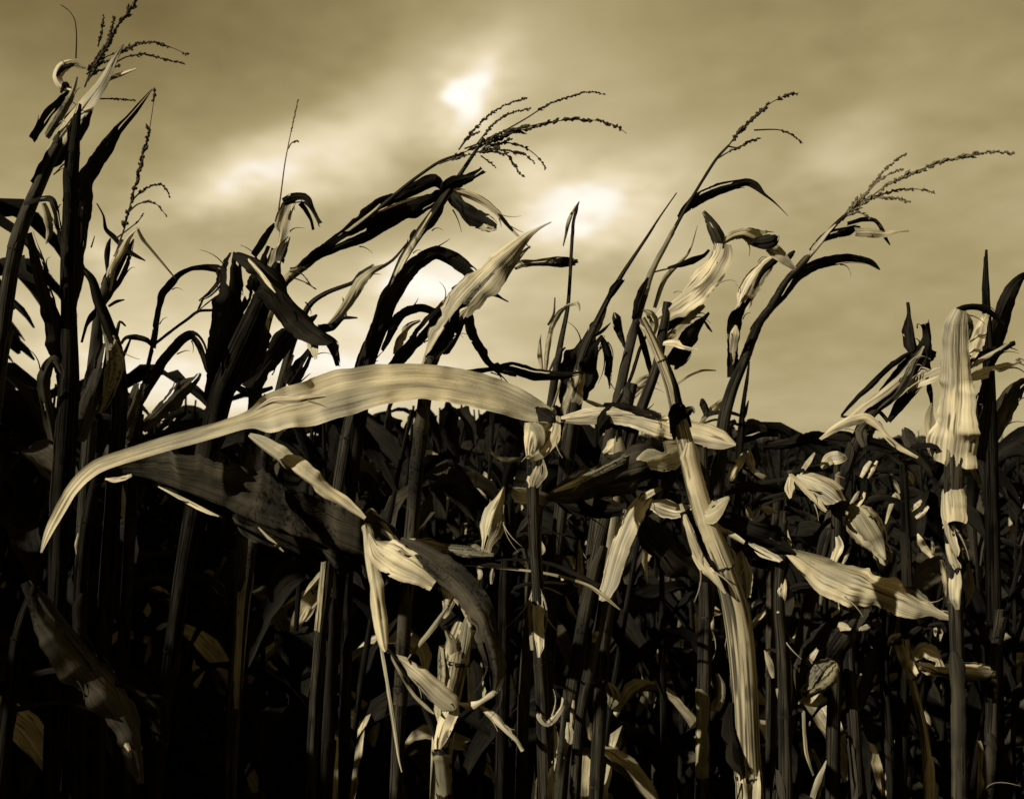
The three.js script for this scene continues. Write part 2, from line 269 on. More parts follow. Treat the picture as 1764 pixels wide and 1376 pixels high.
    // the shrivelled dark base by which a low leaf still hangs on its stalk
    if (pts[0][1] > 690 && !o.loose) {
      let best = this.line[0], bd = 9; for (const c of this.line) { const q = c.distanceTo(C[0]); if (q < bd) { bd = q; best = c; } }
      if (bd > 0.02 && bd < 0.2) {
        const CC = [], BB = [], NN = [], hh = [], nb = 12, up = 0.12 * bd;
        for (let i = 0; i < nb; i++) { const t = i / (nb - 1); CC.push(best.clone().lerp(C[0], t).add(V(0, up * Math.sin(Math.PI * t) * (1 + 0.4 * (n3(t * 3, k, 1) - 0.5)), 0.01 * (n3(t * 4, k, 5) - 0.5))).sub(off)); hh.push(Math.max(0.0012, mix(0.004, Math.min(0.008, h[0] * 0.9), t))); }
        for (let i = 0; i < nb; i++) { const f = frameAlong(CC, i, V(0, 0.6, 0.8)); NN.push(f.F); BB.push(f.T.clone().cross(f.F).normalize()); }
        mesh('leaf_base', blade(CC, BB, NN, hh, { seed: sd + 7, across: 4, curl: 0.8 }), 'dark', m);
      }
    }
    if (wide > 20 && !o.norib) { // the midrib
      const e = Math.floor(n * 0.82), rib = mesh('midrib', stem(C.slice(0, e).map((c, i) => c.clone().sub(off).addScaledVector(N[i], -h[i] * 0.02)), h.slice(0, e).map((x, i) => Math.min(x * 0.16, 0.0036) * (1 - 0.75 * i / e) + 0.0003), 6, sd), o.rib ?? material, m); rib.castShadow = true;
    }
    return this;
  }
  // a tassel: branches of x, y rows with small spikelets
  tassel(material, branches, o = {}) {
    const d = o.d ?? this.d, root = new THREE.Group(); root.name = 'tassel'; this.root.add(root);
    for (const [size, bare, dz, ...xy] of branches) {
      const pts = []; for (let i = 0; i < xy.length; i += 2) pts.push([xy[i], xy[i + 1]]);
      const sd = ++serial, R = rnd(sd), s = smooth(pts, 26, 0), n = s.length, C = s.map((q, i) => at(q[0], q[1], d + dz * i / n).sub(this.off));
      const px = perPx(d), gs = [stem(C, C.map((_, i) => px * mix(o.thick ?? 1.5, 0.5, i / n)), 5, sd)];
      const curve = new THREE.CatmullRomCurve3(C), len = curve.getLength(), sp = size * px * 1.45, count = Math.floor(len * (1 - bare) / (sp * (o.gap ?? 0.3) * 0.72));
      for (let i = 0; i < count; i++) {
        const t = mix(bare, 1, (i + R()) / count), c = curve.getPointAt(Math.min(1, t)), T = curve.getTangentAt(Math.min(1, t));
        if (R() < 0.1 || n3(t * 9, sd, 3.3) < 0.24) continue;
        const g = new THREE.OctahedronGeometry(1, 0), q = V(R() - 0.5, R() - 0.5, R() - 0.5).cross(T).normalize(), dir = T.clone().addScaledVector(q, 0.1 + R() * R() * 0.8).normalize(), fade = mix(1, 0.6, sstep(0.6, 1, t));
        const l = sp * (0.4 + R() * R() * 0.9) * fade; g.scale(sp * 0.27 * (0.6 + R() * 0.7), l * 0.75, sp * 0.27 * (0.6 + R() * 0.7)); g.applyQuaternion(new THREE.Quaternion().setFromUnitVectors(V(0, 1, 0), dir)); g.translate(c.x + q.x * sp * 0.12 + dir.x * l * 0.5, c.y + q.y * sp * 0.12 + dir.y * l * 0.5, c.z + q.z * sp * 0.12 + dir.z * l * 0.5);
        gs.push(g.index ? g.toNonIndexed() : g);
      }
      const flat = gs.map((g) => { const x = g.index ? g.toNonIndexed() : g; for (const a of Object.keys(x.attributes)) if (!['position', 'normal', 'uv'].includes(a)) x.deleteAttribute(a); return x; });
      mesh('tassel_branch', mergeGeometries(flat), material, root);
    }
    return this;
  }
  // an ear in its husk, from x0, y0 to x1, y1
  ear(material, x0, y0, x1, y1, w, o = {}) {
    const d = o.d ?? this.d, px = perPx(d), a = at(x0, y0, d), b = at(x1, y1, d + (o.dz ?? 0)), R = rnd(++serial), L = a.distanceTo(b), T = b.clone().sub(a).normalize();
    const g = new THREE.Group(); g.name = 'ear'; this.root.add(g);
    const prof = [0.25, 0.62, 0.88, 1, 0.97, 0.88, 0.72, 0.5, 0.28, 0.1], n = prof.length;
    const C = prof.map((_, i) => a.clone().lerp(b, i / (n - 1)).sub(this.off));
    mesh('husk', stem(C, prof.map((p) => p * w * px / 2 * 0.9), 14, serial, 0.12), material, g);
    const e1 = V(0, 0, 1).cross(T).normalize(), e2 = T.clone().cross(e1);
    for (let k = 0; k < 6; k++) {
      const ang = k / 6 * Math.PI * 2 + R(), out = e1.clone().multiplyScalar(Math.cos(ang)).addScaledVector(e2, Math.sin(ang)), m = 16, CC = [], B = [], N = [], h = [];
      for (let i = 0; i < m; i++) { const t = i / (m - 1), p = prof[Math.min(n - 1, Math.round(t * (n - 1)))], flare = sstep(0.75, 1, t) * w * px * 0.28 * R(); CC.push(a.clone().addScaledVector(T, L * t * (0.96 + 0.2 * (k % 3) / 3)).addScaledVector(out, p * w * px / 2 + 0.0008 * k / 3 + flare).sub(this.off)); N.push(out); B.push(T.clone().cross(out)); h.push(w * px * 0.34 * Math.sin(Math.PI * (0.12 + 0.86 * t)) + 0.0006); }
      mesh('husk_leaf', blade(CC, B, N, h, { seed: serial * 9 + k, curl: 0.9, wave: 0.08 }), k % 3 === 1 ? 'mould' : material, g);
    }
    return this;
  }
}

// ---------------------------------------------------------------- the ground and the far wood
{
  const g = new THREE.PlaneGeometry(2400, 2400, 1, 1); g.rotateX(-Math.PI / 2); g.attributes.uv.array.forEach((_, i, a) => { a[i] *= 1200; });
  const o = mesh('ground', g, 'soil', scene); o.userData.kind = 'structure';
}
{
  // a low dark wood on the skyline, read as one mass
  const R = rnd(88), gs = [];
  for (let i = 0; i < 260; i++) {
    const a = (R() * 110 - 55) * Math.PI / 180, rr = 380 + R() * 90, x = Math.sin(a) * rr, z = -Math.cos(a) * rr, h = 1.9 + R() * 0.8 + 1.6 * n3(a * 14, 1, 1);
    for (let k = 0; k < 9; k++) { const s = 0.8 + R() * 1.3, g = new THREE.IcosahedronGeometry(s, 1); const p = g.attributes.position; for (let v = 0; v < p.count; v++) { const f = 0.7 + 0.6 * n3(p.getX(v) * 1.3 + i, p.getY(v) * 1.3 + k, p.getZ(v) * 1.3); p.setXYZ(v, p.getX(v) * f, p.getY(v) * f, p.getZ(v) * f); } g.computeVertexNormals(); g.translate(x + (R() - 0.5) * 9, h * (0.25 + 0.75 * R()) - 0.5, z + (R() - 0.5) * 5); gs.push(g); }
  }
  const o = mesh('distant_wood', mergeGeometries(gs), 'wood', scene); o.userData = { kind: 'stuff', label: 'low dark wood along the skyline beyond the corn', category: 'wood' };
}

// ---------------------------------------------------------------- the crop: dry plants grown in rows
function grow(seed, hgt) {
  const R = rnd(seed), C = [], r = [], n = 14, bend = 0.05 + R() * 0.22, bz = (R() - 0.5) * 0.2;
  for (let i = 0; i < n; i++) { const t = i / (n - 1); C.push(V(bend * t * t * hgt * 0.6, -0.02 + hgt * t, bz * t * t)); r.push(mix(0.0125, 0.004, t)); }
  const out = { stalk: stem(C, r, 7, seed), leaves: [], tassel: [] }, nl = 9 + Math.floor(R() * 3), base = R() * 6.28;
  for (let k = 0; k < nl; k++) {
    const t0 = 0.12 + 0.86 * k / nl, i0 = t0 * (n - 1), a = C[Math.floor(i0)].clone().lerp(C[Math.min(n - 1, Math.ceil(i0))], i0 % 1), az = base + (k % 2) * Math.PI + (R() - 0.5) * 1.4, len = (0.42 + R() * 0.34) * (1 - 0.35 * t0), m = 15;
    let e = (0.9 + R() * 0.5), q = a.clone(), tw = 0, azz = az; const L = [], B = [], N = [], h = [], kink = 0.2 + R() * 0.5, twr = (R() - 0.5) * 3.5, wd = 0.022 + R() * 0.016;
    for (let i = 0; i < m; i++) {
      const t = i / (m - 1), T = V(Math.cos(azz) * Math.cos(e), Math.sin(e), Math.sin(azz) * Math.cos(e)), S = V(-Math.sin(azz), 0, Math.cos(azz)), U = S.clone().cross(T);
      L.push(q.clone()); B.push(S.clone().multiplyScalar(Math.cos(tw)).addScaledVector(U, Math.sin(tw))); N.push(T.clone().cross(B[i]).normalize());
      h.push(wd * Math.pow(Math.sin(Math.PI * (0.1 + 0.9 * Math.min(1, t * 0.98 + 0.01))), 0.6) * (t < 0.1 ? 0.6 + 4 * t : 1) + 0.0006);
      q = q.clone().addScaledVector(T, len / m); const droop = (t > kink && t < kink + 0.18) ? 0.45 : 0.11; e = Math.max(-1.5, e - droop * (0.6 + R() * 0.8)); azz += (R() - 0.5) * 0.3 - Math.sin(azz) * 0.05; tw += twr / m + (R() - 0.5) * 0.3;
    }
    out.leaves.push(blade(L, B, N, h, { seed: seed * 31 + k, across: 4, curl: 0.5 + R() * 0.7, wave: 0.3, torn: 0.5 }));
  }
  if (R() < 0) { const top = C[n - 1]; for (let k = 0; k < 5; k++) { const a = R() * 6.28, l = 0.12 + R() * 0.12, CC = []; for (let i = 0; i < 8; i++) { const t = i / 7; CC.push(V(top.x + Math.cos(a) * l * t * t * 0.7 + l * 0.5 * t, top.y + l * (t - 0.35 * t * t), top.z + Math.sin(a) * l * t * t * 0.7)); } out.tassel.push(stem(CC, CC.map((_, i) => 0.0022 + 0.0008 * (i % 2)), 5, seed + k)); } }
  return out;
}
const strip = (g) => { const x = g.index ? g.toNonIndexed() : g.clone(); return x; };
{
  const kinds = [0, 1, 2, 3, 4, 5].map((k) => grow(200 + k, 1.52 + 0.055 * k));
  const half = Math.atan(TAN * 1024 / 798), R = rnd(404), near = [], far = [];
  const rowDir = 0.42, cr = Math.cos(rowDir), sr = Math.sin(rowDir);
  for (let a = -80; a <= 80; a++) for (let b = -260; b <= 260; b++) {
    const u = a * 0.6 + (R() - 0.5) * 0.16, v = b * 0.2 + (R() - 0.5) * 0.12, k = Math.floor(R() * 6), turn = R() * 6.28, sc = 0.92 + R() * 0.14, skip = R();
    const x = u * cr - v * sr, z = -u * sr - v * cr, dist = Math.hypot(x, z), depth = -z;
    if (dist > 46 || (dist > 14 && (skip < 0.45 || depth < 0))) continue;
    const edge = (Math.abs(x) - depth * Math.tan(half)) * Math.cos(half);    // > 0 beside the view
    const inView = depth > 0 && edge < 0;
    if (inView ? depth < 2.35 : (depth < 0 ? dist < 0.75 : edge < (x * SUN.x + z * SUN.z > 0.15 ? 0.78 : 0.42) && depth < 2.35)) continue;
    if (!inView && (dist > 7 && edge > 2.5 || z < -2.35 && x < 0 && edge < 0.5)) continue;
    const base = 1.52 + 0.055 * k;
    // unseen crop on the sun side, raised in height to shade what is in view
    const toSun = ((x - 0.1) * SUN.x + (z + 1.5) * SUN.z) / Math.hypot(SUN.x, SUN.z), high = z < -2.35 ? 2.55 : 1.2 + 0.5 * clamp(toSun, 0, 2.4), tall = !inView && (toSun > 0.2 || (z < -2.35 && x < 0)) && dist < 9 ? high / base : 1;
    const want = inView && depth < 7 ? mix(1.88, 1.7, sstep(-0.05, 0.22, x / depth)) + (turn - 3.14) * 0.03 : 0;
    const hit = { x, z, k, turn, sc: want ? want / base : tall !== 1 ? tall * (0.97 + 0.06 * R()) : sc };
    if (tall !== 1) for (let q = 0; q < 3; q++) far.push({ x: x + (R() - 0.5) * 0.4, z: z + (R() - 0.5) * 0.4, k: (k + 1 + q) % 6, turn: R() * 6.28, sc: high / (1.52 + 0.055 * ((k + 1 + q) % 6)) * (0.9 + 0.1 * R()) });  // extra unseen stalks packed in to block the sun
    if (inView && depth < 5.6) near.push(hit); else far.push(hit);
  }
  near.sort((p, q) => (p.x * p.x + p.z * p.z) - (q.x * q.x + q.z * q.z));
  const proto = [], label = 'dry corn plant coloured dark for shade in the massed rows of the crop', group = 'corn plants massed in the dark rows';  // their dark tone stands for shade within the rows
  for (const p of near.slice(0, 290)) {
    let o;
    if (!proto[p.k]) {
      o = proto[p.k] = thing('field_corn_plant', label, 'corn plant', V(0, 0, 0), group);
      mesh('stalk', kinds[p.k].stalk, 'fieldstemshade', o); kinds[p.k].leaves.forEach((g, i) => mesh('leaf', g, (i * 3 + p.k) % 8 === 1 ? 'straw' : (i + p.k) % 4 === 3 ? 'brown' : 'field', o));  // a few straw leaves among the shade-dark ones serve as sun flecks
      if (kinds[p.k].tassel.length) mesh('tassel', mergeGeometries(kinds[p.k].tassel), 'seed', o);
    } else { o = proto[p.k].clone(); o.name = numbered('field_corn_plant'); scene.add(o); }
    o.position.set(p.x, 0, p.z); o.rotation.y = p.turn * 0 + (p.turn - 3.14) * 0.5; o.scale.setScalar(p.sc);
  }
  const rest = near.slice(290).concat(far), crop = new THREE.Group(); crop.name = 'corn_crop'; crop.userData = { kind: 'stuff', label: 'dense dry corn crop reaching away to the skyline in one dark mass', category: 'corn crop' }; scene.add(crop);
  kinds.forEach((kd, k) => {
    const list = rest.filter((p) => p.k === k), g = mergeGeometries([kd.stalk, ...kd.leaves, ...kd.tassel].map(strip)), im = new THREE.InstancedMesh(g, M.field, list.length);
    im.name = 'corn_stand'; im.castShadow = im.receiveShadow = true; im.userData.kind = 'stuff';
    const m = new THREE.Matrix4(), q = new THREE.Quaternion();
    list.forEach((p, i) => im.setMatrixAt(i, m.compose(V(p.x, 0, p.z), q.setFromAxisAngle(V(0, 1, 0), (p.turn - 3.14) * (Math.hypot(p.x, p.z) < 3 ? 0.9 : 0.6)), V(p.sc, p.sc, p.sc))));
    crop.add(im);
  });
  console.log('near', near.length, 'far', far.length);
}

// ---------------------------------------------------------------- the plants that stand out, one by one
// --- against the sky, at the edge of the field
new Plant('tall wind-bent plant with pale sheaths and a thick beaded tassel cut by the frame', 1.55, 'stemshade', [165, 150, 9, 120, 215, 15, 75, 300, 20, 25, 430, 24, -5, 640, 26])
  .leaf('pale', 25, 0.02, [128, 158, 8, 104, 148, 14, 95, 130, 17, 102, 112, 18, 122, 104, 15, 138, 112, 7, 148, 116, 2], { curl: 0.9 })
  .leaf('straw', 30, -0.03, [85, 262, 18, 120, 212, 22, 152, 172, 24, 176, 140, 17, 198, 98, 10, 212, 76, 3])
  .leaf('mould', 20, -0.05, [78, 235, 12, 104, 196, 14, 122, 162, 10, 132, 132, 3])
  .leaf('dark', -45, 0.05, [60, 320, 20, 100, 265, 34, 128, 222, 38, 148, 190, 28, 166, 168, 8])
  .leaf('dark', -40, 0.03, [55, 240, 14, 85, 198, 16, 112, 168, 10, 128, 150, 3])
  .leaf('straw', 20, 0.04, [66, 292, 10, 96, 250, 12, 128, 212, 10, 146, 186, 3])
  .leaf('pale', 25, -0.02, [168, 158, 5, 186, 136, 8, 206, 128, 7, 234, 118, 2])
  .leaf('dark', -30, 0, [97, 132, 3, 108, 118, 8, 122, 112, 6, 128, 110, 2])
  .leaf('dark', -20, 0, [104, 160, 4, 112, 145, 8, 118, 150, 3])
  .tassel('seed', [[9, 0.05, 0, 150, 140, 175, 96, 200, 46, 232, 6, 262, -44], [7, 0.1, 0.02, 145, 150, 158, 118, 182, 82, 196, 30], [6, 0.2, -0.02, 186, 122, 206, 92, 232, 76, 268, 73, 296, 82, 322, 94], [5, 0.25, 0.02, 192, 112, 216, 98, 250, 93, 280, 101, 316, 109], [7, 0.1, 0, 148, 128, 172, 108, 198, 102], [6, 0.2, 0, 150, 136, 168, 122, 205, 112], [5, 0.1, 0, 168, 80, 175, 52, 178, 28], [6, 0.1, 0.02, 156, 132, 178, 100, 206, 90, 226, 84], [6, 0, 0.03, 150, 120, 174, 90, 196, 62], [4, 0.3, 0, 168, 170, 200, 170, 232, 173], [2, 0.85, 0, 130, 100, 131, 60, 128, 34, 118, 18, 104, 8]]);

new Plant('black silhouetted plant with one long upright blade rising beside the beaded tassel', 1.45, 'stemdeepshade', [133, 196, 10, 128, 250, 17, 122, 320, 24, 119, 400, 26, 117, 470, 24, 118, 560, 27, 118, 660, 34, 112, 760, 38])
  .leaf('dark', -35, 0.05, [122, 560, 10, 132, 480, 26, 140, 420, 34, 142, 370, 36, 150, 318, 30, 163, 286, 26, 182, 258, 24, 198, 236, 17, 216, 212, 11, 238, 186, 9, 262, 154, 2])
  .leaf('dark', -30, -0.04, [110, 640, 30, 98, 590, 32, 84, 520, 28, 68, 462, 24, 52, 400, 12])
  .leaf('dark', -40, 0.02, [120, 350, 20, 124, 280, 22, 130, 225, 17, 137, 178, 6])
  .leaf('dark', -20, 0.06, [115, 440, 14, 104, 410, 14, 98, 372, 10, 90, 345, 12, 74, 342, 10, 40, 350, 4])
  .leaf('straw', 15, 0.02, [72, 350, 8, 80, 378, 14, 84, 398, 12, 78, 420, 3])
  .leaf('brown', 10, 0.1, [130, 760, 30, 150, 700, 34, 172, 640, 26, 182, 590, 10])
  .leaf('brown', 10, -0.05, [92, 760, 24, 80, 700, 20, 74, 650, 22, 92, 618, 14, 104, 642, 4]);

new Plant('slim plant whose single upright beaded spike tops a thin pale stem', 1.75, 'stemshade', [210, 412, 4, 200, 440, 8, 188, 480, 13, 172, 530, 16, 165, 590, 20, 158, 680, 24])
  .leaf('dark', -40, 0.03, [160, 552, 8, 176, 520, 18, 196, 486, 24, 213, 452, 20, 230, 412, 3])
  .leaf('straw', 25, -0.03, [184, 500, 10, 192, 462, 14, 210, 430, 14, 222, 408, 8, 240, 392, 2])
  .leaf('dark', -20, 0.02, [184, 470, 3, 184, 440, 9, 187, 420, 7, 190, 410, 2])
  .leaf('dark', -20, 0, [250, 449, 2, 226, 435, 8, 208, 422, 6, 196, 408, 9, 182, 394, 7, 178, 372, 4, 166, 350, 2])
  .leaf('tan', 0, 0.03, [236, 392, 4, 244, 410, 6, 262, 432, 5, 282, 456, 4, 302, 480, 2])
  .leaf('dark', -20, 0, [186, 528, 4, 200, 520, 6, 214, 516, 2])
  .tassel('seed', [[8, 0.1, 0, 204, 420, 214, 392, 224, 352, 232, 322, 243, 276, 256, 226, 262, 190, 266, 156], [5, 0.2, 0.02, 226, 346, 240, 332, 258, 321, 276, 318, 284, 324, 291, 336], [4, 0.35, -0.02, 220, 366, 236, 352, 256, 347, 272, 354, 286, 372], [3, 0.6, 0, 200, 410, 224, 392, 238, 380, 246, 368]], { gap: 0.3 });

new Plant('curving dark stem with a tattered pale sheath between the black blades and the forked twig', 1.5, 'stemdeepshade', [86, 372, 4, 112, 420, 5, 136, 456, 8, 158, 482, 14, 168, 516, 18, 184, 556, 20, 202, 612, 22, 206, 690, 26, 200, 780, 28])
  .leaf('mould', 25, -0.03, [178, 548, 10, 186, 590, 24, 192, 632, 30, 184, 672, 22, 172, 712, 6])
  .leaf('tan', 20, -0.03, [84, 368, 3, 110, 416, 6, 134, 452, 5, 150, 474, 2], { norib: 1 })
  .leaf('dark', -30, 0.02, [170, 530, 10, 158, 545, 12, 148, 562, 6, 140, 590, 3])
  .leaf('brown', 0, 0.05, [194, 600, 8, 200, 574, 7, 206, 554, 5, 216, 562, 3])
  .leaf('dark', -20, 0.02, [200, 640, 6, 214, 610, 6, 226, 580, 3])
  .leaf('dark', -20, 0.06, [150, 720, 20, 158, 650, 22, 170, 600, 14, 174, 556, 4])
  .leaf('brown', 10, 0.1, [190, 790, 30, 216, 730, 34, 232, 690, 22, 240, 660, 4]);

new Plant('thin forked stem with a looping dark leaf and a small black arch beneath', 1.8, 'stemdeepshade', [262, 594, 6, 256, 622, 7, 248, 660, 8, 238, 706, 14, 232, 780, 18])
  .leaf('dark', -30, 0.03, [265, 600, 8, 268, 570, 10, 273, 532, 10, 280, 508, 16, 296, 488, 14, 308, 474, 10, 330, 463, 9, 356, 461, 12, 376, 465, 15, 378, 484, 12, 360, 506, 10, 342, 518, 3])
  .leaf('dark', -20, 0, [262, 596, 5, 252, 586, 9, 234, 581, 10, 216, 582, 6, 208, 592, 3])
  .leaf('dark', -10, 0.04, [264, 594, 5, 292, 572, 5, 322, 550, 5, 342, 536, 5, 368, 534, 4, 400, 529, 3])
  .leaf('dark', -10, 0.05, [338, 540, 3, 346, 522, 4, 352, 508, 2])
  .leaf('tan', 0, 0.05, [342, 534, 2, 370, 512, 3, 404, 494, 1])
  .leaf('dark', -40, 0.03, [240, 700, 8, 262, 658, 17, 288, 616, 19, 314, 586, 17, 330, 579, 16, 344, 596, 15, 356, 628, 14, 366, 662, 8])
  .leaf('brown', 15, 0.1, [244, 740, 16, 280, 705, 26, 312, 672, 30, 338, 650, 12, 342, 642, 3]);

new Plant('broad black plant with a folded blade, pale sheath and bare spike on top', 1.5, 'stemdeepshade', [478, 452, 10, 466, 480, 24, 440, 545, 40, 410, 610, 44, 384, 670, 42, 366, 740, 40])
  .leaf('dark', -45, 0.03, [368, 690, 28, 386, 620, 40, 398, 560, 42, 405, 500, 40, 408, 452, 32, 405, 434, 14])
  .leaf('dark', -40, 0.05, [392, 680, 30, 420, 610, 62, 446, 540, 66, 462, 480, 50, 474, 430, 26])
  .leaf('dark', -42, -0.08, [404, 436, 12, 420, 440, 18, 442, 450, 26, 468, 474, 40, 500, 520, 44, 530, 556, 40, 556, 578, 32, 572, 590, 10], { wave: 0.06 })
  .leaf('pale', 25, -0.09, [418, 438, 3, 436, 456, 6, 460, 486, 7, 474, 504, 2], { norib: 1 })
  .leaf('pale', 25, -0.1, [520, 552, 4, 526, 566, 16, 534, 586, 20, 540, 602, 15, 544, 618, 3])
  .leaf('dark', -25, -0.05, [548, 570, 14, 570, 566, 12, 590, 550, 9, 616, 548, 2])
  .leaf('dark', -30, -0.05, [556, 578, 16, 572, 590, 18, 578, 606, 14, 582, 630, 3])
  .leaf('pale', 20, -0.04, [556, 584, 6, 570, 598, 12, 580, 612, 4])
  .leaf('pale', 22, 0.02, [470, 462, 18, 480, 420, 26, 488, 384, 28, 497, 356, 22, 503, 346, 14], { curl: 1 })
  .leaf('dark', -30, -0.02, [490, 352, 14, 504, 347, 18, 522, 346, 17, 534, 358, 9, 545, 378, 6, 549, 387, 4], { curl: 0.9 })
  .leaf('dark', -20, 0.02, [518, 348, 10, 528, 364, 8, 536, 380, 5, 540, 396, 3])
  .leaf('dark', -40, 0.03, [438, 442, 10, 454, 416, 12, 466, 398, 8, 474, 386, 2])
  .leaf('brown', -20, 0, [482, 450, 14, 490, 428, 15, 498, 408, 4])
  .leaf('dark', -20, 0.04, [426, 590, 4, 444, 610, 8, 452, 626, 4, 456, 600, 2])
  .leaf('dark', -20, 0.03, [400, 662, 10, 420, 674, 12, 446, 676, 10, 470, 668, 3])
  .leaf('dark', -20, 0.05, [486, 504, 8, 488, 540, 10, 496, 566, 6, 500, 580, 2])
  .leaf('mould', 10, 0.05, [370, 705, 12, 362, 672, 14, 362, 640, 12, 374, 600, 4])
  .tassel('seedpale', [[3, 0.7, 0.02, 479, 366, 484, 330, 490, 284, 497, 246, 505, 208, 513, 172], [4, 0.5, 0, 496, 256, 502, 246, 514, 243], [3, 0.5, 0.1, 500, 468, 520, 472, 534, 490], [3, 0.6, 0.1, 498, 476, 525, 486, 544, 498], [3, 0.6, 0.1, 500, 462, 516, 460, 528, 464]]);

new Plant('long plant blown over to one side, a great black blade hanging under its stem', 1.9, 'stemshade', [800, 264, 5, 758, 278, 5, 706, 314, 6, 648, 362, 7, 596, 402, 8, 544, 442, 10, 500, 474, 14, 470, 520, 18, 452, 580, 20, 440, 680, 22])
  .leaf('dark', -42, 0.02, [500, 470, 6, 548, 436, 10, 600, 398, 12, 640, 368, 16, 680, 344, 20, 716, 326, 22, 748, 312, 22, 764, 330, 4])
  .leaf('dark', -42, -0.04, [512, 466, 8, 545, 444, 18, 584, 424, 26, 626, 406, 32, 664, 386, 36, 704, 366, 34, 738, 348, 26, 770, 332, 8])
  .leaf('pale', 10, 0.01, [580, 410, 4, 616, 388, 10, 660, 366, 16, 706, 346, 10, 740, 336, 3])
  .leaf('brown', -20, 0.03, [488, 492, 6, 512, 470, 10, 540, 450, 6, 560, 424, 3]);

new Plant('leaning plant crowned by the widest beaded tassel, black leaves knotted at its neck', 1.85, 'stemshade', [834, 238, 5, 814, 268, 6, 790, 304, 8, 772, 330, 14, 748, 366, 16, 722, 402, 16, 694, 446, 14, 676, 486, 12, 660, 530, 16, 640, 588, 24, 624, 650, 30])
  .leaf('dark', -35, -0.05, [772, 334, 14, 784, 348, 26, 800, 364, 30, 822, 378, 32, 842, 386, 28, 856, 390, 10])
  .leaf('mould', 25, -0.06, [806, 368, 5, 824, 378, 20, 838, 390, 20, 850, 396, 4])
  .leaf('straw', -5, 0, [776, 326, 6, 800, 333, 14, 830, 346, 13, 856, 366, 10, 880, 394, 6, 898, 412, 4, 914, 428, 2])
  .leaf('dark', -30, 0, [856, 362, 5, 872, 384, 7, 886, 400, 3])
  .leaf('dark', -35, -0.03, [760, 340, 12, 780, 322, 24, 800, 312, 18, 818, 304, 8, 834, 294, 3])
  .leaf('dark', -20, 0.02, [778, 318, 6, 806, 302, 6, 830, 290, 3])
  .leaf('dark', -35, 0, [690, 458, 8, 712, 424, 16, 738, 392, 17, 758, 360, 16, 772, 338, 8])
  .leaf('pale', 20, -0.03, [664, 520, 5, 690, 456, 8, 716, 412, 9, 744, 366, 5], { norib: 1 })
  .leaf('dark', -35, 0.04, [622, 652, 24, 640, 600, 30, 652, 558, 22, 664, 508, 12, 672, 488, 3])
  .leaf('dark', -25, 0.02, [640, 588, 6, 612, 520, 4, 640, 480, 6, 690, 446, 3].slice(0, 0).concat([636, 612, 18, 652, 584, 16, 668, 560, 12, 690, 538, 6]))
  .tassel('seed', [[9, 0.08, 0, 800, 256, 850, 238, 896, 222, 940, 211, 984, 206, 1024, 207, 1056, 214, 1080, 230], [8, 0.1, 0.02, 806, 258, 846, 244, 892, 226, 936, 214], [5, 0.42, 0.04, 850, 236, 906, 204, 944, 180, 980, 167, 1014, 158, 1042, 163], [5, 0.2, 0, 790, 258, 818, 222, 846, 196, 872, 180, 908, 168], [5, 0.15, -0.02, 820, 250, 846, 218, 876, 196, 914, 187], [5, 0.15, 0.02, 836, 250, 876, 246, 908, 256, 930, 274, 940, 291], [5, 0.15, 0, 842, 256, 880, 260, 904, 266, 920, 279], [6, 0.15, 0, 838, 260, 872, 266, 884, 280, 898, 302], [4, 0.3, 0, 828, 268, 842, 278, 854, 288], [6, 0.3, -0.02, 756, 282, 786, 272, 818, 264], [6, 0.3, 0.02, 762, 276, 800, 262, 830, 248], [8, 0.1, 0.01, 818, 256, 840, 246, 866, 238], [8, 0.1, 0.01, 824, 262, 850, 250, 880, 240], [7, 0.1, -0.02, 830, 258, 856, 232, 886, 222], [8, 0.1, -0.02, 820, 262, 844, 258, 860, 252], [5, 0.2, 0, 794, 252, 806, 236, 826, 228]], { gap: 0.36 });

new Plant('dark plant behind the long pale blade, one black leaf arching like a bridge', 1.7, 'stemdeepshade', [664, 560, 12, 650, 590, 16, 636, 625, 20, 626, 680, 24])
  .leaf('dark', -45, 0.03, [632, 640, 16, 650, 585, 24, 668, 538, 27, 690, 490, 27, 716, 456, 27, 752, 439, 25, 784, 450, 25, 808, 470, 23, 830, 492, 10])
  .leaf('dark', -40, 0.06, [660, 606, 8, 676, 570, 13, 696, 543, 14, 722, 531, 14, 748, 538, 12, 764, 550, 4])
  .leaf('dark', -40, -0.02, [672, 640, 14, 706, 600, 24, 738, 562, 26, 766, 528, 18, 790, 492, 8])
  .leaf('tan', 10, 0.03, [680, 610, 6, 690, 580, 16, 706, 560, 10, 724, 552, 3])
  .leaf('dark', -20, 0.02, [560, 590, 3, 580, 556, 10, 612, 500, 12, 640, 470, 8, 690, 420, 3].slice(0, 0).concat([430, 672, 30, 466, 622, 34, 500, 580, 32, 530, 556, 16, 546, 542, 4]))
  .leaf('dark', -25, 0.02, [498, 664, 28, 516, 636, 26, 538, 600, 12, 552, 578, 3]);

new Plant('plant with a frayed twiggy stem rising to a blown-out brown sheath', 2.0, 'stemshade', [700, 420, 3, 676, 448, 5, 640, 470, 6, 606, 488, 6, 560, 506, 7, 530, 530, 10, 500, 600, 14, 480, 680, 18])
  .leaf('mould', 0, -0.03, [560, 566, 6, 584, 544, 14, 606, 512, 18, 620, 486, 20, 640, 468, 12, 660, 456, 3])
  .leaf('brown', -20, 0, [604, 490, 5, 622, 478, 15, 634, 464, 8, 644, 456, 2])
  .leaf('tan', 0, 0.02, [596, 545, 3, 594, 528, 4, 590, 512, 2]);

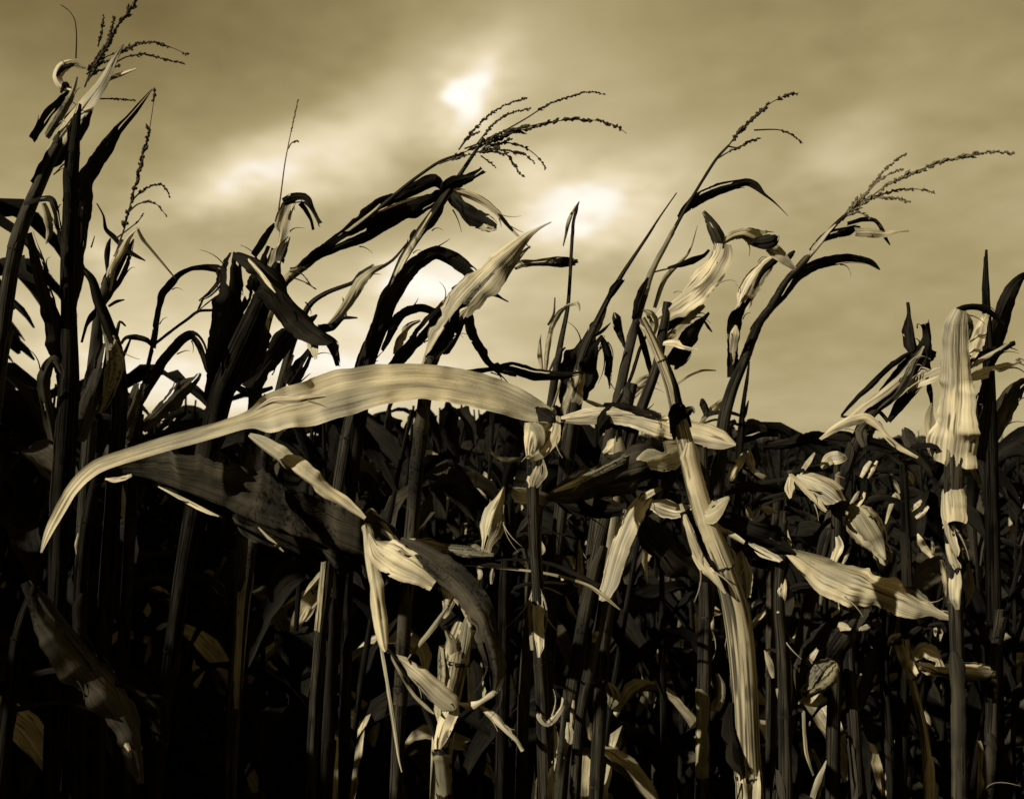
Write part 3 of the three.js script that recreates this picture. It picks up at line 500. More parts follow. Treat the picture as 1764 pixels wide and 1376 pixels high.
new Plant('plant flinging out a long pale blade streaked with torn strips, under the widest tassel', 1.55, 'stemshade', [776, 566, 18, 752, 598, 22, 738, 640, 24, 730, 700, 24])
  .leaf('straw', 22, -0.04, [728, 640, 14, 744, 600, 30, 770, 556, 52, 804, 512, 58, 842, 472, 52, 878, 436, 34, 904, 410, 16, 926, 394, 6, 950, 382, 2], { rib: 'tan' })
  .leaf('mould', 18, -0.07, [742, 606, 8, 764, 574, 14, 790, 536, 14, 814, 504, 10, 850, 470, 4], { norib: 1 })
  .leaf('dark', -40, -0.08, [742, 622, 22, 762, 592, 20, 782, 556, 17, 800, 524, 8])
  .leaf('dark', -40, -0.06, [764, 610, 18, 780, 588, 18, 798, 560, 16, 806, 548, 5])
  .leaf('pale', 24, -0.09, [770, 584, 5, 782, 560, 14, 796, 540, 13, 806, 530, 4])
  .leaf('dark', -40, 0.02, [806, 538, 16, 814, 566, 22, 830, 600, 20, 850, 628, 18, 872, 640, 12, 890, 646, 4])
  .leaf('dark', -20, 0.04, [842, 504, 3, 852, 508, 8, 864, 514, 4, 876, 520, 2])
  .leaf('dark', -20, 0, [778, 498, 3, 788, 494, 8, 800, 492, 5, 808, 490, 2])
  .leaf('tan', 20, -0.03, [850, 506, 6, 872, 478, 7, 900, 436, 6, 914, 424, 2], { norib: 1 })
  .leaf('dark', -35, 0.05, [738, 644, 3, 800, 642, 9, 850, 636, 12, 880, 634, 20, 920, 646, 22, 970, 648, 14, 1010, 642, 4]);

new Plant('thin plant with a narrow pointed spike and one level leaf blown flat like a flag', 1.9, 'stemshade', [986, 404, 6, 984, 440, 6, 982, 480, 6, 978, 530, 7, 966, 590, 10, 956, 650, 14])
  .leaf('brown', -20, 0, [986, 414, 5, 988, 386, 7, 993, 362, 6, 998, 346, 1])
  .leaf('tan', -10, 0.02, [998, 348, 2, 988, 362, 4, 980, 380, 7, 976, 400, 5, 970, 424, 2])
  .leaf('mould', -25, 0.03, [990, 452, 12, 972, 452, 18, 948, 452, 17, 924, 453, 12, 900, 454, 14, 886, 462, 3], { torn: 0.6 })
  .leaf('dark', -25, 0, [958, 452, 6, 972, 451, 16, 984, 452, 10, 996, 450, 3])
  .leaf('straw', 0, -0.03, [972, 528, 3, 984, 524, 6, 994, 522, 8, 998, 530, 4, 998, 536, 1])
  .leaf('mould', 0, 0.04, [940, 640, 6, 944, 600, 9, 950, 566, 8, 962, 542, 10, 976, 528, 5, 984, 524, 2])
  .leaf('tan', 0, 0.04, [934, 640, 5, 930, 610, 9, 930, 590, 4, 932, 576, 1])
  .leaf('brown', 0, 0, [946, 640, 3, 958, 616, 6, 974, 598, 3])
  .leaf('brown', 0, 0, [944, 560, 4, 954, 540, 4, 956, 512, 2]);

new Plant('slender bare-tipped plant with a black clasping leaf on its stem, over a dark bundle', 1.75, 'stemshade', [1166, 332, 2, 1138, 372, 3, 1108, 418, 5, 1076, 466, 7, 1050, 510, 9, 1024, 562, 11, 1004, 610, 20, 992, 680, 26])
  .leaf('dark', -30, -0.03, [1046, 520, 4, 1058, 502, 13, 1068, 488, 12, 1074, 482, 3])
  .leaf('dark', -40, 0.02, [984, 700, 34, 996, 650, 50, 1006, 620, 46, 1018, 590, 26, 1034, 560, 8])
  .leaf('dark', -40, -0.03, [1008, 690, 22, 1020, 650, 32, 1026, 612, 26, 1040, 578, 6])
  .leaf('dark', -30, 0.02, [1036, 580, 5, 1044, 596, 14, 1050, 622, 14, 1048, 650, 12, 1050, 670, 3])
  .leaf('straw', 20, -0.04, [974, 716, 24, 984, 684, 30, 994, 656, 26, 998, 640, 8])
  .leaf('tan', 10, 0.02, [1010, 600, 8, 1022, 570, 14, 1036, 548, 10, 1044, 530, 3])
  .leaf('dark', -20, 0, [1024, 580, 3, 1038, 570, 6, 1052, 556, 2]);

new Plant('tall fine-stemmed plant with a black leaf crooked like an elbow below its beaded tip', 1.75, 'stemshade', [1256, 250, 4, 1234, 274, 5, 1206, 318, 5, 1174, 372, 6, 1146, 424, 8, 1124, 466, 9, 1112, 500, 13, 1098, 548, 14, 1082, 610, 16, 1066, 680, 18], { ring: 'stemdeepshade' })
  .leaf('dark', -30, 0.02, [1168, 374, 4, 1184, 358, 15, 1206, 342, 19, 1232, 330, 17, 1260, 321, 15, 1286, 314, 13, 1302, 320, 13, 1316, 334, 6, 1336, 350, 3, 1358, 372, 1])
  .leaf('dark', -30, 0, [1150, 462, 3, 1176, 458, 10, 1196, 450, 12, 1214, 440, 7, 1222, 430, 2])
  .leaf('dark', -30, -0.02, [1094, 560, 10, 1104, 520, 15, 1112, 496, 12, 1118, 478, 4])
  .leaf('dark', -25, 0.03, [1078, 600, 4, 1068, 570, 14, 1062, 546, 16, 1058, 538, 3])
  .leaf('tan', 0, 0.03, [1122, 470, 3, 1144, 464, 3, 1166, 460, 2])
  .leaf('tan', 0, 0.05, [1132, 520, 4, 1146, 470, 6, 1164, 420, 4, 1200, 388, 2].slice(0, 0).concat([1128, 530, 6, 1146, 478, 9, 1186, 436, 4, 1202, 388, 1]))
  .tassel('seed', [[8, 0.05, 0, 1256, 250, 1276, 224, 1298, 202, 1324, 180, 1350, 166, 1377, 160], [5, 0.15, 0.02, 1256, 252, 1272, 254, 1290, 244, 1310, 238], [5, 0.4, -0.02, 1238, 272, 1262, 258, 1284, 250], [4, 0.5, 0.04, 1300, 224, 1338, 223, 1362, 230, 1382, 246]]);

new Plant('plant with a broad pale sickle leaf whose dark tip curls over the mottled one', 1.6, 'stemshade', [1150, 520, 14, 1142, 570, 16, 1132, 630, 17, 1104, 706, 19])
  .leaf('pale', 24, -0.02, [1126, 556, 16, 1156, 530, 36, 1192, 504, 46, 1222, 472, 44, 1242, 440, 38, 1246, 420, 26], { rib: 'tan' })
  .leaf('brown', -25, 0, [1246, 428, 20, 1240, 410, 26, 1232, 392, 22, 1222, 376, 14, 1212, 364, 2])
  .leaf('mould', -20, 0.03, [1246, 418, 6, 1262, 408, 14, 1282, 404, 18, 1304, 412, 30, 1326, 414, 28, 1338, 408, 6])
  .leaf('dark', -25, -0.02, [1296, 418, 10, 1314, 418, 24, 1332, 414, 22, 1340, 406, 5])
  .leaf('straw', 10, 0, [1322, 428, 10, 1338, 440, 14, 1354, 452, 12, 1370, 464, 4])
  .leaf('dark', -40, 0.03, [1140, 572, 8, 1168, 556, 20, 1196, 534, 22, 1218, 510, 12, 1230, 494, 3])
  .leaf('tan', 15, 0, [1146, 590, 10, 1170, 562, 18, 1192, 542, 14, 1214, 526, 5])
  .leaf('dark', -40, 0.02, [1170, 600, 22, 1190, 582, 30, 1208, 558, 18, 1222, 540, 5])
  .leaf('dark', -40, 0.05, [1150, 620, 12, 1168, 612, 40, 1182, 606, 42, 1192, 600, 10])
  .leaf('pale', 25, -0.04, [1140, 592, 5, 1160, 590, 12, 1180, 596, 12, 1202, 602, 3])
  .leaf('dark', -20, 0, [1212, 550, 2, 1220, 562, 5, 1227, 572, 2])
  .leaf('tan', 0, 0.04, [1164, 664, 4, 1186, 648, 4, 1210, 638, 4, 1234, 638, 2])
  .leaf('dark', -30, 0.04, [1098, 560, 6, 1108, 590, 11, 1118, 626, 9, 1122, 650, 3])
  .leaf('mould', 10, -0.03, [1120, 590, 5, 1128, 560, 14, 1120, 540, 14, 1108, 532, 4]);

new Plant('plant with one pale and one black bent arm below the tassel sweeping off the frame', 1.8, 'stemshade', [1462, 366, 5, 1438, 388, 7, 1408, 424, 9, 1380, 456, 11, 1352, 488, 11, 1330, 526, 12, 1306, 560, 13, 1284, 616, 17, 1262, 668, 20, 1248, 720, 22, 1240, 790, 24], { ring: 'stemdeepshade' })
  .leaf('dark', -35, 0.03, [1296, 572, 12, 1308, 556, 14, 1330, 532, 10, 1352, 510, 9, 1374, 480, 15, 1394, 462, 20, 1422, 452, 19, 1454, 447, 18, 1484, 449, 15, 1502, 455, 11, 1516, 465, 2])
  .leaf('dark', -30, -0.02, [1264, 650, 20, 1264, 612, 18, 1266, 580, 22, 1268, 550, 26, 1278, 530, 16, 1290, 512, 4])
  .leaf('pale', 24, 0.03, [1262, 560, 8, 1282, 512, 28, 1302, 476, 32, 1322, 452, 24, 1342, 438, 6])
  .leaf('pale', 24, -0.03, [1256, 630, 10, 1258, 596, 16, 1262, 572, 14, 1268, 560, 3])
  .leaf('dark', -30, 0, [1300, 498, 4, 1318, 466, 9, 1334, 450, 12, 1346, 442, 4])
  .leaf('straw', 10, -0.02, [1370, 466, 8, 1352, 446, 12, 1336, 428, 11, 1326, 416, 4])
  .leaf('dark', -20, 0, [1356, 452, 4, 1362, 440, 10, 1370, 432, 4])
  .leaf('dark', -30, 0.02, [1396, 432, 6, 1416, 414, 12, 1446, 402, 17, 1474, 396, 16, 1478, 396, 8])
  .leaf('straw', 15, 0.02, [1474, 400, 16, 1498, 400, 17, 1524, 402, 12, 1546, 398, 6, 1566, 396, 2])
  .leaf('brown', -20, 0.03, [1460, 386, 6, 1486, 378, 8, 1508, 380, 7, 1520, 396, 7, 1526, 410, 6, 1534, 422, 2])
  .leaf('pale', 15, -0.02, [1376, 458, 6, 1404, 426, 9, 1424, 402, 6, 1440, 386, 2], { norib: 1 })
  .tassel('seedpale', [[8, 0.1, 0, 1454, 376, 1490, 348, 1524, 322, 1566, 300, 1614, 282, 1656, 270, 1700, 262, 1750, 264], [6, 0.1, 0.03, 1460, 372, 1494, 330, 1522, 296, 1544, 276, 1562, 264], [5, 0.2, 0, 1496, 330, 1516, 310, 1540, 296, 1556, 292], [6, 0.15, 0.02, 1484, 346, 1520, 334, 1556, 326, 1584, 326, 1610, 331], [6, 0.2, -0.02, 1500, 340, 1530, 340, 1550, 342, 1566, 348], [7, 0.1, 0, 1452, 380, 1474, 352, 1498, 332], [8, 0, 0, 1462, 366, 1484, 350, 1506, 340], [7, 0.1, 0.02, 1446, 384, 1462, 362, 1478, 340], [6, 0.1, 0, 1458, 372, 1480, 366, 1500, 376]], { gap: 0.34 });

new Plant('lone short black spike standing up from the dark skyline', 2.1, 'stemdeepshade', [1291, 622, 3, 1287, 655, 6, 1281, 695, 8, 1276, 750, 12, 1272, 820, 15])
  .leaf('dark', -20, 0, [1278, 726, 4, 1284, 712, 6, 1290, 690, 2])
  .leaf('brown', 0, 0.02, [1276, 750, 10, 1292, 730, 20, 1312, 736, 16, 1322, 742, 5])
  .leaf('brown', 0, 0.02, [1268, 752, 10, 1258, 734, 14, 1268, 724, 6])
  .leaf('straw', 10, 0.05, [1206, 730, 5, 1222, 712, 14, 1240, 696, 12, 1250, 688, 3])
  .leaf('dark', -20, 0.03, [1218, 714, 10, 1214, 696, 12, 1210, 686, 3]);

new Plant('bundle of dark and pale torn leaves swept up to a ragged black top', 1.6, 'stemshade', [1592, 596, 12, 1570, 632, 18, 1530, 682, 20, 1490, 726, 20, 1462, 800, 20])
  .leaf('dark', -30, 0.02, [1580, 620, 14, 1574, 590, 22, 1572, 562, 17, 1568, 540, 8, 1565, 520, 2], { torn: 0.7 })
  .leaf('dark', -30, -0.02, [1592, 632, 30, 1600, 606, 28, 1600, 580, 14, 1596, 556, 2], { torn: 0.6 })
  .leaf('dark', -35, 0.03, [1500, 710, 16, 1534, 668, 26, 1564, 636, 30, 1588, 618, 34, 1612, 614, 16])
  .leaf('straw', 24, -0.03, [1440, 744, 4, 1480, 706, 12, 1518, 680, 14, 1552, 652, 14, 1576, 622, 10, 1592, 596, 3])
  .leaf('dark', -30, 0, [1450, 716, 4, 1482, 682, 8, 1520, 648, 12, 1556, 616, 8, 1574, 604, 3])
  .leaf('brown', 0, -0.04, [1498, 716, 8, 1532, 690, 14, 1560, 654, 16, 1578, 616, 8])
  .leaf('pale', 20, -0.05, [1560, 670, 5, 1580, 650, 10, 1604, 640, 9, 1624, 632, 3])
  .leaf('pale', 20, -0.05, [1562, 676, 4, 1584, 662, 8, 1606, 654, 8, 1618, 648, 3])
  .leaf('dark', -30, 0, [1532, 726, 8, 1552, 698, 18, 1574, 676, 14, 1590, 664, 3])
  .leaf('dark', -20, 0, [1598, 650, 6, 1604, 672, 10, 1606, 696, 4, 1607, 700, 1])
  .leaf('straw', 18, -0.06, [1412, 756, 5, 1436, 740, 12, 1464, 726, 18, 1492, 720, 18, 1512, 732, 12, 1530, 754, 9, 1552, 772, 9, 1582, 788, 4])
  .leaf('brown', 10, 0.05, [1480, 770, 10, 1496, 744, 24, 1510, 734, 20, 1522, 742, 5]);

new Plant('thick pale plant wrapped in a long sunlit sheath, its leaf hooked over at the top', 1.25, 'stemshade', [1652, 600, 18, 1648, 700, 30, 1645, 800, 34, 1643, 900, 30, 1645, 1000, 25, 1650, 1120, 24, 1652, 1250, 24])
  .leaf('straw', 18, -0.03, [1640, 832, 38, 1640, 852, 44, 1642, 880, 43, 1643, 898, 38], { curl: 0.9, whole: 1, calm: 0.4, vee: 1 })  // straw pieces on the darkened stalk stand for its sunlit lengths
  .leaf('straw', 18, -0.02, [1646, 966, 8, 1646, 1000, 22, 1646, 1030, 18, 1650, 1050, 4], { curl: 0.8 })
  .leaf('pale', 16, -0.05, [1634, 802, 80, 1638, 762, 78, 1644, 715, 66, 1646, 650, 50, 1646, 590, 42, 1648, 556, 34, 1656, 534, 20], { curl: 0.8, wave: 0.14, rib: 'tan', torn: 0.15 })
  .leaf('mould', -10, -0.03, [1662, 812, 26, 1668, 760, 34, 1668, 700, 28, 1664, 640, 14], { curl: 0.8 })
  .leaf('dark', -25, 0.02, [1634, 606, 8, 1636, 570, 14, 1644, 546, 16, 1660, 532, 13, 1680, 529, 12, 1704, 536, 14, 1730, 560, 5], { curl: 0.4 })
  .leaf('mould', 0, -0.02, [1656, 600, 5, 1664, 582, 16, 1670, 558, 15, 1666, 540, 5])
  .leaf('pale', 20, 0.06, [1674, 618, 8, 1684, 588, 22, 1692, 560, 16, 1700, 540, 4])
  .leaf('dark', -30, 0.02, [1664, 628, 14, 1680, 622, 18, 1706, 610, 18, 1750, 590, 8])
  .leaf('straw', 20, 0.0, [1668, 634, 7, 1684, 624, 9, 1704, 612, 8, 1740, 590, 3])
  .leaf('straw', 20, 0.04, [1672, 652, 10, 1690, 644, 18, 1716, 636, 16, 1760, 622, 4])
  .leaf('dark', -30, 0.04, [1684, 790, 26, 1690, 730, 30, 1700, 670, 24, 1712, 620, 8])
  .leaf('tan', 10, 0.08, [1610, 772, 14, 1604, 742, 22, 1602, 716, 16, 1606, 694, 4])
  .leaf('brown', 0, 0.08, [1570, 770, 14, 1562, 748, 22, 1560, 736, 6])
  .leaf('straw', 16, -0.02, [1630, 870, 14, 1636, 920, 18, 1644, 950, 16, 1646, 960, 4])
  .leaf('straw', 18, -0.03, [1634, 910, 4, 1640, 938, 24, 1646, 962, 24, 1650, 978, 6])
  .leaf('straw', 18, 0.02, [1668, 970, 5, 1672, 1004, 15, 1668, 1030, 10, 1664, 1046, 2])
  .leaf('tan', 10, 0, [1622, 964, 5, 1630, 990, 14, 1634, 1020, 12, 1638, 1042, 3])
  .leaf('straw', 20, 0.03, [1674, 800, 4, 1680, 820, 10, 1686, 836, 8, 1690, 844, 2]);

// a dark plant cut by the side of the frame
new Plant('dark slim plant at the very edge, behind the hooked sunlit sheath', 1.45, 'stemdeepshade', [1700, 430, 4, 1699, 500, 12, 1704, 640, 20, 1708, 800, 24])
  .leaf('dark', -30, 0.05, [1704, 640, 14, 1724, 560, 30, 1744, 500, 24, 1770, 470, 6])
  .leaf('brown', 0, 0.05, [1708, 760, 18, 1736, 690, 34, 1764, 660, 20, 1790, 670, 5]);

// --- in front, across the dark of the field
new Plant('plant throwing the longest pale leaf across the field, arched over from its split collar', 1.32, 'stemshade', [932, 722, 22, 922, 770, 24, 918, 840, 22, 920, 920, 20, 926, 1010, 20, 929, 1100, 22, 934, 1210, 24, 940, 1376, 26])
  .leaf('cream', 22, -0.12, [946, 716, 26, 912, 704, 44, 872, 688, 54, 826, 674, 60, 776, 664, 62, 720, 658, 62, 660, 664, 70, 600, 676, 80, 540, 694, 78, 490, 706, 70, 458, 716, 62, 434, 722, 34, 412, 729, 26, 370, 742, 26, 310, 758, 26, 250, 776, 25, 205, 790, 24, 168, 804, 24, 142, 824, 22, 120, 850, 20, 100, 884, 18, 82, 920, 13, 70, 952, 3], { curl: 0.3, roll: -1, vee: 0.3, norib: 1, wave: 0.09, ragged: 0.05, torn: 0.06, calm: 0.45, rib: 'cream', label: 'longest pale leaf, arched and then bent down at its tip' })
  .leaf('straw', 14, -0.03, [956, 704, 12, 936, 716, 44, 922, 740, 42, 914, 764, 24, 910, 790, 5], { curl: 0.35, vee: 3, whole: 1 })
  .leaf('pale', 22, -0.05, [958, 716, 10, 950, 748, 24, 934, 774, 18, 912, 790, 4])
  .leaf('dark', -20, -0.02, [924, 704, 10, 938, 712, 28, 950, 720, 18, 958, 728, 3], { d: 1.26, whole: 1 })  // dark piece standing for the shaded mouth of the collar
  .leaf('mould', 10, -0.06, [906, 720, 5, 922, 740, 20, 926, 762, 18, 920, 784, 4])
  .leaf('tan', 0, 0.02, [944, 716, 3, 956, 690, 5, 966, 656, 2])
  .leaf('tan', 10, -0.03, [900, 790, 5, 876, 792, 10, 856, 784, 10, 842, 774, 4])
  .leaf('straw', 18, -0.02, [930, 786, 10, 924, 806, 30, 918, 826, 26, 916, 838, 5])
  .leaf('pale', 22, -0.02, [920, 984, 5, 926, 1030, 18, 928, 1086, 18, 930, 1132, 4])  // pale strip as the sunlit length of the darkened stalk
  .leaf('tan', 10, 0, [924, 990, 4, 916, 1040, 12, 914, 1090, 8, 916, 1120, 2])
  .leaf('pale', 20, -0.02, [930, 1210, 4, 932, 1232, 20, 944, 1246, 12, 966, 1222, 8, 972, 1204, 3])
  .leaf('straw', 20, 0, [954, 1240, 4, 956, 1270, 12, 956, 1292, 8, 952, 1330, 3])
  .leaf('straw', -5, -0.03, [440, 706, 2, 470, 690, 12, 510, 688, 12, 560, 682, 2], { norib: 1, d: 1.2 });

new Plant('plant with a bright level leaf stretched out beside the split collar to a blunt point', 1.6, 'stemshade', [1090, 660, 18, 1076, 720, 22, 1066, 800, 24, 1056, 900, 24])
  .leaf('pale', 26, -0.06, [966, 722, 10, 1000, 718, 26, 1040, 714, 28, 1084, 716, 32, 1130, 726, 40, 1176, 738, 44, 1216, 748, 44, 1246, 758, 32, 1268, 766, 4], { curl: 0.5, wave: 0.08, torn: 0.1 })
  .leaf('dark', -35, -0.03, [1070, 700, 22, 1056, 712, 32, 1044, 726, 30, 1032, 740, 8])  // this and the next: dark pieces for shaded stretches of the level leaf
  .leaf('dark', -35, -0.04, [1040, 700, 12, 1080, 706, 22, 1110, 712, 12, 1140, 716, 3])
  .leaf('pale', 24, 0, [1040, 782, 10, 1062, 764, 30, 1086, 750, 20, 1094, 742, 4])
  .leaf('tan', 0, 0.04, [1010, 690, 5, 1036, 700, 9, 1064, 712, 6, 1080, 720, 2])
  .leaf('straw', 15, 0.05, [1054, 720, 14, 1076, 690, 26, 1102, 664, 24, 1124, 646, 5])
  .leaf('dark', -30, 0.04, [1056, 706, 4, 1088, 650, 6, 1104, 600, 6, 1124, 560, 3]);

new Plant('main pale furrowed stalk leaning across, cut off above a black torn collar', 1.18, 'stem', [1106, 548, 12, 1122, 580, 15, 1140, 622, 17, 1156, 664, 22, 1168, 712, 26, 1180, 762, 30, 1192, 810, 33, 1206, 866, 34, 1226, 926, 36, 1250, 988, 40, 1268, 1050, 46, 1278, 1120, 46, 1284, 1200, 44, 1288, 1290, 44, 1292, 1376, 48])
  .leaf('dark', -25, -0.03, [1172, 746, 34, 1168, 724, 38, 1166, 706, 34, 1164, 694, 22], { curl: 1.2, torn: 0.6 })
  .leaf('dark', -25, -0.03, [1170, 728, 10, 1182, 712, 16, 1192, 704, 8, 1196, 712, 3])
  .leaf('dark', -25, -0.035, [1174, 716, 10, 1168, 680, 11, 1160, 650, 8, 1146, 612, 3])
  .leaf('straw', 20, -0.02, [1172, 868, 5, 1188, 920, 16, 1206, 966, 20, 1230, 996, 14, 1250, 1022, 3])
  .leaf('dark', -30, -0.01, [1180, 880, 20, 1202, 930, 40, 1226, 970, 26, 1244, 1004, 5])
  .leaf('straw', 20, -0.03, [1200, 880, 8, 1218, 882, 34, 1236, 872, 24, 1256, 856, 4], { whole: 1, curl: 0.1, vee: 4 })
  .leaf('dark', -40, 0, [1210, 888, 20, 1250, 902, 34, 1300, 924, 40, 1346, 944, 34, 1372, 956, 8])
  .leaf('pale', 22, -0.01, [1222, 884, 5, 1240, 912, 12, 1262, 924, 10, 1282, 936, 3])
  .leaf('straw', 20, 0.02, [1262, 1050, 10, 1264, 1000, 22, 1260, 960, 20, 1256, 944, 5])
  .leaf('straw', 20, 0.02, [1288, 1030, 8, 1284, 990, 20, 1278, 962, 16, 1274, 950, 4])
  .leaf('dark', -25, -0.02, [1262, 1210, 8, 1262, 1250, 24, 1274, 1300, 30, 1284, 1350, 10])
  .leaf('straw', 20, -0.03, [1268, 1290, 4, 1278, 1340, 12, 1286, 1400, 10], { norib: 1 })
  .leaf('straw', 20, -0.03, [1302, 1290, 4, 1302, 1340, 14, 1300, 1400, 12], { norib: 1 });

new Plant('plant with a dark leaf rusted along its edge, drooping to a bright torn end', 1.5, 'stemshade', [1210, 770, 18, 1212, 900, 22, 1216, 1040, 24, 1214, 1120, 24, 1212, 1240, 24])
  .leaf('brown', -25, -0.08, [1196, 784, 30, 1150, 796, 62, 1100, 810, 74, 1050, 826, 70, 1000, 842, 52, 960, 852, 26, 940, 856, 8], { curl: 0.6 })
  .leaf('mould', 20, -0.1, [1190, 772, 24, 1160, 780, 50, 1134, 790, 46, 1112, 796, 12])
  .leaf('mould', 18, -0.1, [1130, 768, 5, 1090, 782, 14, 1040, 806, 14, 990, 832, 12, 954, 846, 4])
  .leaf('pale', 24, -0.12, [954, 860, 10, 934, 854, 26, 910, 848, 30, 890, 846, 26, 884, 842, 5])
  .leaf('dark', -30, -0.1, [950, 850, 12, 980, 868, 34, 1020, 876, 36, 1060, 880, 20, 1090, 872, 6])
  .leaf('pale', 22, -0.11, [1028, 864, 5, 1050, 866, 16, 1070, 874, 12, 1080, 882, 3])
  .leaf('pale', 20, 0, [1208, 1030, 6, 1216, 1060, 22, 1216, 1100, 22, 1212, 1134, 5])  // pale strip over the darkened stalk for where sun strikes it
  .leaf('straw', 20, 0, [1234, 1160, 5, 1240, 1180, 14, 1238, 1210, 12, 1234, 1224, 4]);

new Plant('plant with a pale stem-like leaf snapped over at a sharp knee, pointing down', 1.38, 'stemshade', [1112, 850, 14, 1072, 930, 16, 1048, 1000, 18, 1032, 1080, 19, 1014, 1160, 19, 998, 1250, 18, 990, 1376, 20])
  .leaf('pale', 24, -0.05, [1112, 852, 22, 1096, 872, 30, 1076, 910, 33, 1060, 954, 32, 1048, 1000, 30, 1040, 1024, 22, 1034, 1034, 6], { curl: 0.7, wave: 0.04, torn: 0.03 })
  .leaf('straw', 10, -0.04, [1098, 862, 10, 1120, 850, 12, 1140, 840, 4])
  .leaf('pale', 26, -0.03, [1114, 864, 8, 1140, 872, 30, 1166, 880, 30, 1184, 876, 14, 1196, 868, 4])
  .leaf('dark', -35, 0.02, [1098, 880, 18, 1130, 920, 44, 1170, 960, 50, 1210, 990, 24, 1230, 1000, 5])
  .leaf('straw', 18, -0.02, [1030, 1080, 4, 1026, 1090, 10, 1022, 1106, 5])
  .leaf('pale', 22, 0.02, [1004, 1206, 5, 1000, 1236, 12, 994, 1264, 5])
  .leaf('straw', 20, 0.02, [988, 1206, 3, 986, 1232, 8, 984, 1256, 4])
  .leaf('straw', 20, 0.01, [978, 1244, 4, 980, 1270, 20, 976, 1296, 14, 974, 1310, 3])
  .leaf('mould', 5, 0.06, [1046, 1176, 6, 1056, 1196, 26, 1052, 1214, 14, 1050, 1222, 3])
  .leaf('tan', 14, -0.06, [800, 974, 2, 860, 978, 4, 920, 984, 5, 970, 994, 5, 1016, 1010, 6, 1044, 1030, 6, 1068, 1050, 2], { norib: 1, name: 'leaf' });

new Plant('plant under the longest leaf, its broad dark blade sagging to a sunlit fold', 1.4, 'stemdeepshade', [168, 812, 16, 150, 900, 20, 138, 1000, 22, 134, 1180, 24, 132, 1376, 26])
  .leaf('shadeleaf', -66, -0.06, [166, 814, 16, 200, 812, 34, 250, 818, 66, 310, 836, 96, 380, 862, 116, 450, 890, 126, 520, 916, 126, 590, 942, 120, 650, 962, 108, 700, 980, 80, 740, 994, 30], { curl: 0.15, wave: 0.06, torn: 0.1, calm: 0.2, vee: 0.5, norib: 1 })
  .leaf('pale', 22, -0.02, [636, 918, 10, 656, 950, 54, 690, 970, 62, 724, 988, 46, 748, 1006, 10], { curl: 0.4, d: 1.27 })  // pale copy laid on the dim blade as its sunlit part
  .leaf('straw', 18, -0.09, [180, 824, 3, 198, 826, 10, 216, 822, 8, 226, 818, 2])
  .leaf('straw', 14, -0.11, [272, 838, 2, 312, 858, 6, 350, 878, 7, 382, 892, 2], { norib: 1 })  // straw strip painted in as the lit lower edge of the blade
  .leaf('tan', 14, -0.1, [444, 908, 2, 466, 930, 6, 488, 950, 2], { norib: 1 })
  .leaf('brown', -10, -0.12, [690, 930, 14, 740, 962, 42, 790, 1000, 50, 826, 1050, 48, 848, 1110, 42, 856, 1160, 30, 852, 1190, 12], { curl: 0.6, d: 1.27 })
  .leaf('pale', 24, -0.14, [744, 990, 4, 764, 994, 18, 788, 1010, 14, 806, 1028, 3])
  .leaf('mould', 8, -0.06, [690, 928, 4, 730, 936, 14, 770, 946, 20, 810, 950, 18, 850, 956, 5])
  .leaf('pale', 22, -0.14, [864, 1120, 3, 862, 1150, 14, 858, 1176, 14, 850, 1196, 4])
  .leaf('straw', 18, -0.12, [780, 1030, 3, 798, 1050, 8, 810, 1080, 4])
  .leaf('tan', 10, 0, [134, 918, 3, 132, 940, 8, 134, 964, 2])
  .leaf('straw', 10, 0, [136, 1170, 3, 132, 1196, 10, 127, 1224, 2]);

new Plant('plant whose club-ended stem breaks at a joint and hangs as a long thin pale strip', 1.3, 'stemshade', [760, 1290, 26, 764, 1330, 28, 768, 1400, 28])
  .leaf('cream', 22, -0.03, [428, 750, 8, 446, 764, 20, 480, 788, 27, 516, 814, 28, 552, 840, 25, 588, 866, 19, 614, 884, 12, 628, 894, 6], { curl: 1, wave: 0.03, torn: 0.02, ragged: 0.04 })
  .leaf('cream', 22, -0.03, [627, 888, 16, 632, 930, 19, 640, 980, 23, 648, 1030, 25, 654, 1076, 25, 660, 1112, 16, 664, 1122, 5], { curl: 0.9, wave: 0.03, torn: 0.02, ragged: 0.04 })
  .leaf('straw', 18, -0.03, [654, 1100, 4, 662, 1150, 6, 670, 1200, 6, 678, 1250, 6, 686, 1304, 4, 692, 1330, 2], { norib: 1 })
  .leaf('tan', 14, -0.02, [630, 884, 4, 640, 878, 6, 660, 902, 8, 682, 934, 8, 700, 962, 10, 704, 990, 3], { norib: 1 })
  .leaf('straw', 18, -0.02, [668, 1122, 4, 696, 1142, 18, 726, 1168, 30, 756, 1196, 38, 778, 1214, 34, 784, 1222, 10], { curl: 0.6 })
  .leaf('pale', 22, -0.03, [784, 1206, 10, 776, 1226, 26, 764, 1250, 26, 756, 1276, 20, 754, 1290, 5])
  .leaf('tan', 12, -0.02, [672, 1128, 3, 690, 1162, 5, 712, 1196, 6, 736, 1220, 6, 748, 1230, 2], { norib: 1 })
  .leaf('pale', 22, -0.02, [786, 1212, 5, 806, 1216, 14, 826, 1210, 8, 846, 1196, 10, 860, 1186, 4])
  .leaf('pale', 22, -0.02, [826, 1216, 4, 852, 1236, 14, 872, 1258, 9, 890, 1276, 6, 900, 1294, 2])
  .leaf('tan', 12, 0, [704, 1134, 3, 724, 1106, 8, 748, 1078, 9, 772, 1044, 5, 784, 1024, 2]);

